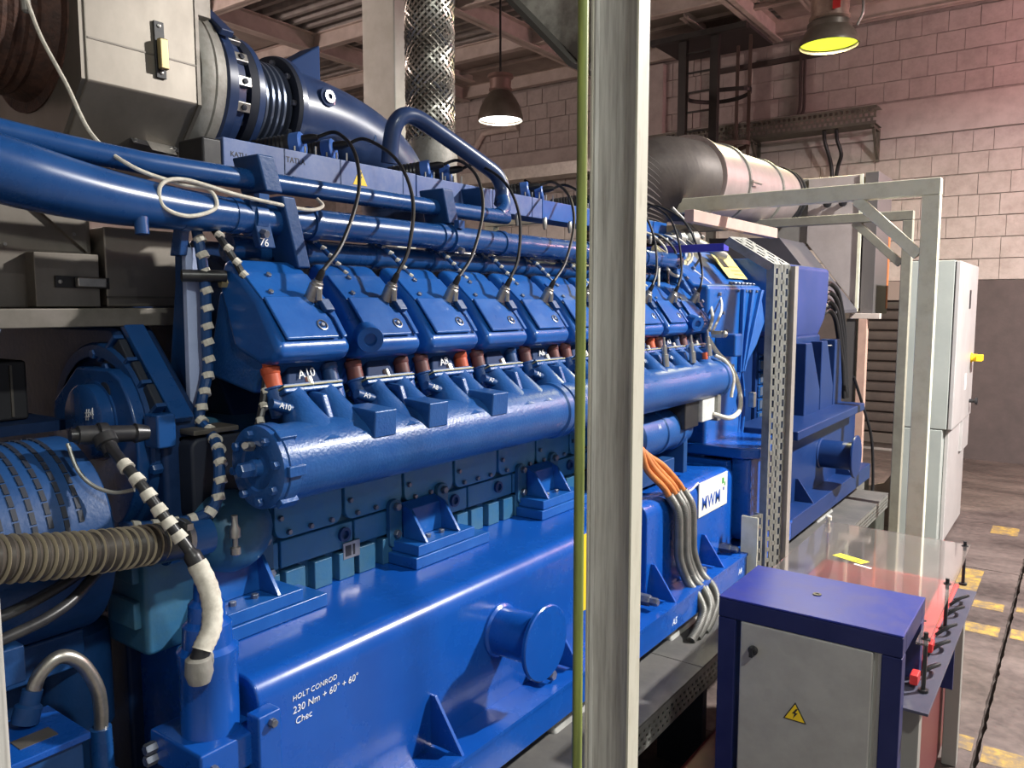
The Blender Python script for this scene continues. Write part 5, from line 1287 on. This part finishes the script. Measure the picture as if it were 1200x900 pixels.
# ================================================================== WALL SERVICES
tray = thing('wall_cable_tray', (-3.1, 10.1, 3.7), 'perforated grey cable tray on brackets high on the back wall', 'cable tray')
TRM = mat('tray steel', (.16, .15, .12), (.11, .10, .085), rough=.55, metal=.4, scale=9)
for (z0, z1) in ((3.80, 3.83), (3.865, 3.885), (3.92, 3.94), (3.975, 4.0)):
    MB().box(-5.2, -2.08, 9.90, 9.905, z0, z1).build('tray_rail', TRM, tray)
mb = MB()
for r_, (z0, z1) in enumerate(((3.83, 3.865), (3.885, 3.92), (3.94, 3.975))):
    for i in range(52):
        x = -5.2 + i * .06 + (.03 if r_ % 2 else 0); mb.box(x, x + .026, 9.90, 9.905, z0, z1)
stuff(mb.build('tray_web', TRM, tray))
MB().box(-5.2, -2.08, 9.90, 10.2, 3.797, 3.80).build('tray_floor', TRM, tray)
MB().box(-5.2, -2.08, 9.90, 10.2, 4.0, 4.004).build('tray_lid', mat('tray lid pale', (.45, .42, .38), rough=.5, metal=.4), tray)
for x in (-3.55, -2.14, -5.0):
    mb = MB(); mb.box(x, x + .035, 9.92, 10.276, 3.765, 3.797); mb.box(x, x + .035, 10.235, 10.276, 3.42, 3.765); mb.bar((x + .0175, 9.98, 3.765), (x + .0175, 10.24, 3.46), .03, .03); mb.build('bracket', TRM, tray)
ta2 = thing('pale_cable_tray', (-6.6, 9.8, 3.6), 'pale metal cable tray on the back wall at left behind the bent pipe', 'cable tray')
MB().box(-8.2, -5.4, 9.90, 10.25, 3.62, 3.80).build('tray_body', mat('pale tray', (.62, .60, .55), (.48, .46, .42), rough=.4, metal=.4, scale=14), ta2, bev=.004)
mb = MB(); mb.box(-6.0, -5.96, 9.92, 10.276, 3.55, 3.62); mb.box(-6.0, -5.96, 10.23, 10.276, 3.05, 3.55); mb.bar((-5.98, 9.95, 3.56), (-5.98, 10.24, 3.12), .04, .04); mb.build('bracket', TRM, ta2)
mb = MB(); mb.tube([(-6.95, 9.92, 3.60), (-6.75, 9.88, 3.50), (-6.62, 9.88, 3.46), (-6.58, 9.9, 3.35)], .018, 8, 6); mb.build('cable', BLACK, ta2)

MB().box(0, 1, 0, 1, 0, 1)
for i, x in enumerate((-3.04, -2.99)):
    mb = MB(); mb.tube([(x, 10.24, 4.95), (x, 10.235, 4.5), (x + .005, 10.235, 4.25), (x - .01, 10.235, 4.10), (x - .04 - .05 * i, 10.20, 4.03)], .018, 10, 6)
    tag(mb.build('wall_conduit', mat('brown conduit', (.06, .045, .04), rough=.6)), ('left' if i == 0 else 'right') + ' one of two dark conduits dropping to the wall cable tray', 'conduit', 'dark conduits on the back wall')
for i, x in enumerate((-2.66, -2.52)):
    mb = MB(); mb.tube([(x - .0, 9.95, 3.79), (x + .0, 10.0, 3.68), (x + .04, 10.05, 3.52), (x + (.06 if i == 0 else -.0), 10.1, 3.40), (x + (.07 if i == 0 else -.03), 10.12, 3.25)], .022, 10, 7)
    tag(mb.build('drop_cable', BLACK), ('left' if i == 0 else 'right') + ' one of two black cables looping below the wall cable tray', 'cable', 'cables below the wall tray')
mb = MB(); mb.lathe((-2.575, 10.12, 3.02), (0, 0, 1), [(0, .05), (.15, .05), (.17, .035), (.23, .035)], 14); tag(mb.build('cable_boot', GALV), 'metal cable boot entering the vent hood behind the duct', 'cable boot')
mb = MB(); mb.box(-4.1, -2.55, 10.22, 10.275, 4.74, 4.80); tag(mb.build('wall_trunking', mat('brown conduit', (.06, .045, .04))), 'dark horizontal trunking high on the back wall beside the ladder', 'trunking')

# caged ladder
la = thing('caged_ladder', (-3.8, 9.5, 2.0), 'dark steel caged ladder rising to a hatch by the back wall', 'ladder')
LADM = mat('ladder steel', (.035, .033, .033), (.05, .045, .042), rough=.5, metal=.4, scale=8)
LADB = mat('ladder bar brown', (.09, .055, .045), rough=.6)
for x in (-4.16, -3.76): MB().box(x - .05, x + .05, 9.25, 9.33, 0.001, 4.93).build('stile', LADM, la, bev=.003)
for i in range(16): MB().box(-4.11, -3.81, 9.28, 9.30, 1.3 + .23 * i, 1.32 + .23 * i).build('rung', LADM, la)
for i in range(3):
    z = 3.05 + i * .62
    pts = [(-4.1 + .0, 9.33, z), (-4.2, 9.6, z), (-4.0, 9.85, z), (-3.7, 9.85, z), (-3.45, 9.65, z), (-3.42, 9.45, z), (-3.72, 9.33, z)]
    PP = smoothpts(pts, 6); mb = MB()
    for a, b in zip(PP[:-1], PP[1:]): mb.bar(a, b, .006, .05)
    mb.build('cage_hoop', LADM if i != 1 else LADB, la)
for (x, y) in ((-4.0, 9.85), (-3.7, 9.87), (-3.43, 9.55)):
    MB().box(x - .02, x + .02, y - .008, y + .008, 2.7, 4.93).build('cage_bar', LADB, la)
MB().box(-4.55, -3.35, 9.16, 9.24, 4.90, 4.965).build('hatch_edge', LADM, la)
MB().box(-4.55, -3.35, 9.25, 10.1, 4.93, 4.965).build('hatch_plate', mat('hatch dark', (.05, .045, .045), rough=.7), la)

# knee brace pipe on wall
mb = MB(); mb.tube([(-8.25, 10.235, 4.1), (-8.0, 10.235, 4.42), (-7.9, 10.235, 4.46), (-7.3, 10.235, 4.47)], .045, 12, 6); tag(mb.build('vent_bend', BEAMM), 'pale bent pipe on the wall behind the braided hose', 'pipe')

# ================================================================== PENDANT LAMPS
def pendant(c, r, face, fcol, fstr, lab, watts, lcol, body=None, rad=.12, hs=1.25, nr=.45, nh=.5):
    c = vec(c); t = thing('pendant_lamp', c, lab, 'lamp', 'pendant factory lamps')
    SH = mat('lamp shade enamel', (.13, .11, .09), (.09, .075, .06), rough=.35, metal=.3, scale=8)
    h = hs * r
    prof = [(0, r), (.012, r), (h * .15, r * .985), (h * .42, r * .90), (h * .68, r * .74), (h * .88, r * (nr + .12)), (h, r * nr)]
    inner = [(pt[0] * .96, pt[1] - .008) for pt in prof]
    mb = MB(); mb.lathe(c, (0, 0, 1), prof + inner[::-1], 40, caps=False); mb.build('shade', SH, t)
    mb = MB(); mb.lathe(c + V((0, 0, h)), (0, 0, 1), [(0, r * nr), (.012, r * (nr + .06)), (.03, r * (nr + .06)), (.032, r * nr), (nh * r, r * (nr + .02)), (nh * r + .02, r * (nr + .12)), (nh * r + .05, r * (nr + .10)), (nh * r + .06, r * .1)], 20); mb.build('gear_housing', body or mat('lamp housing', (.20, .13, .11), rough=.5, metal=.3), t)
    mb = MB(); mb.cyl(c + V((0, 0, h + nh * r + .05)), (c.x, c.y, 5.23), .012, 8); mb.build('suspension_rod', BLACKP, t)
    mb = MB(); mb.lathe(c + V((0, 0, .03)), (0, 0, 1), [(0, r * .95), (.004, r * .95)], 36)
    mb.build('lens', mat('lamp lens ' + face, fcol, emit=fcol, estr=fstr, rough=.4), t)
    ld = bpy.data.lights.new('lamp_light', 'AREA'); ld.shape = 'DISK'; ld.size = rad * 2; ld.energy = watts; ld.color = lcol
    lo = bpy.data.objects.new('lamp_light', ld); COL.objects.link(lo); place(lo, c + V((0, 0, .022)), t)
    return t
pendant((-5.26, 7.05, 3.72), .245, 'white', (1.0, .98, .92), 6.0, 'dark factory pendant lamp with white glowing lens near the middle', 110, (1, .95, .85))
LR = pendant((-1.86, 7.0, 3.86), .235, 'yellow', (.72, .85, .05), 1.2, 'factory pendant lamp with yellow green glowing lens at upper right', 90, (1, .90, .50), hs=.85, nr=.62, nh=.75, body=mat('lamp body tan', (.30, .22, .17), (.22, .15, .12), rough=.45, metal=.3, scale=20))
MB().box(-1.80, -1.74, 6.845, 6.85, 4.10, 4.17).build('red_label', RED, LR)
mb = MB(); mb.tube([(-1.72, 6.98, 4.30), (-1.62, 6.98, 4.22), (-1.60, 6.98, 4.08), (-1.64, 6.98, 3.98)], .012, 8, 6); mb.build('lamp_wire', GALV, LR)
pendant(KEY_POS, .25, 'white', (1.0, .98, .92), 6.0, 'bright white pendant lamp over the near aisle outside the picture', KEY_W, (1.0, .97, .93), hs=.9, nr=.5, nh=.4)
def globe(c, lab, watts, lcol):
    c = vec(c); t = thing('globe_lamp', c, lab, 'lamp', 'bare globe lamps')
    mb = MB(); mb.sphere(c, .11, 24); mb.build('globe', mat('globe glass %.2f' % lcol[1], lcol, emit=lcol, estr=4.0, rough=.4), t)
    mb = MB(); mb.lathe(c + V((0, 0, .10)), (0, 0, 1), [(0, .05), (.06, .055), (.14, .05), (.16, .012)], 20); mb.build('socket', mat('lamp housing', (.20, .13, .11)), t)
    mb = MB(); mb.cyl(c + V((0, 0, .25)), (c.x, c.y, 5.23), .012, 8); mb.build('suspension_rod', BLACKP, t)
    ld = bpy.data.lights.new('lamp_light', 'POINT'); ld.shadow_soft_size = .125; ld.energy = watts; ld.color = lcol
    lo = bpy.data.objects.new('lamp_light', ld); COL.objects.link(lo); place(lo, c, t)
globe(PINK_POS, 'pinkish globe lamp over the far aisle outside the picture', PINK_W, (1.0, .52, .54))
globe((-8.6, 2.2, 4.1), 'added warm globe lamp brightening the ceiling, outside the picture', 2000, (1.0, .80, .73))  # unseen lamp added to lift the ceiling brightness
pendant((4.7, 1.4, 4.05), .25, 'white', (1.0, .98, .92), 6.0, 'added white fill lamp across the hall, outside the picture', FILL_W, (.95, .98, 1.0))  # unseen lamp added to lighten the shade under the manifold
pendant((1.6, 0.3, 4.05), .25, 'white', (1.0, .98, .92), 6.0, 'added white fill lamp right beside the viewer, outside the picture', BACK_W, (.97, 1.0, .93))  # unseen lamp added to brighten faces turned towards the camera
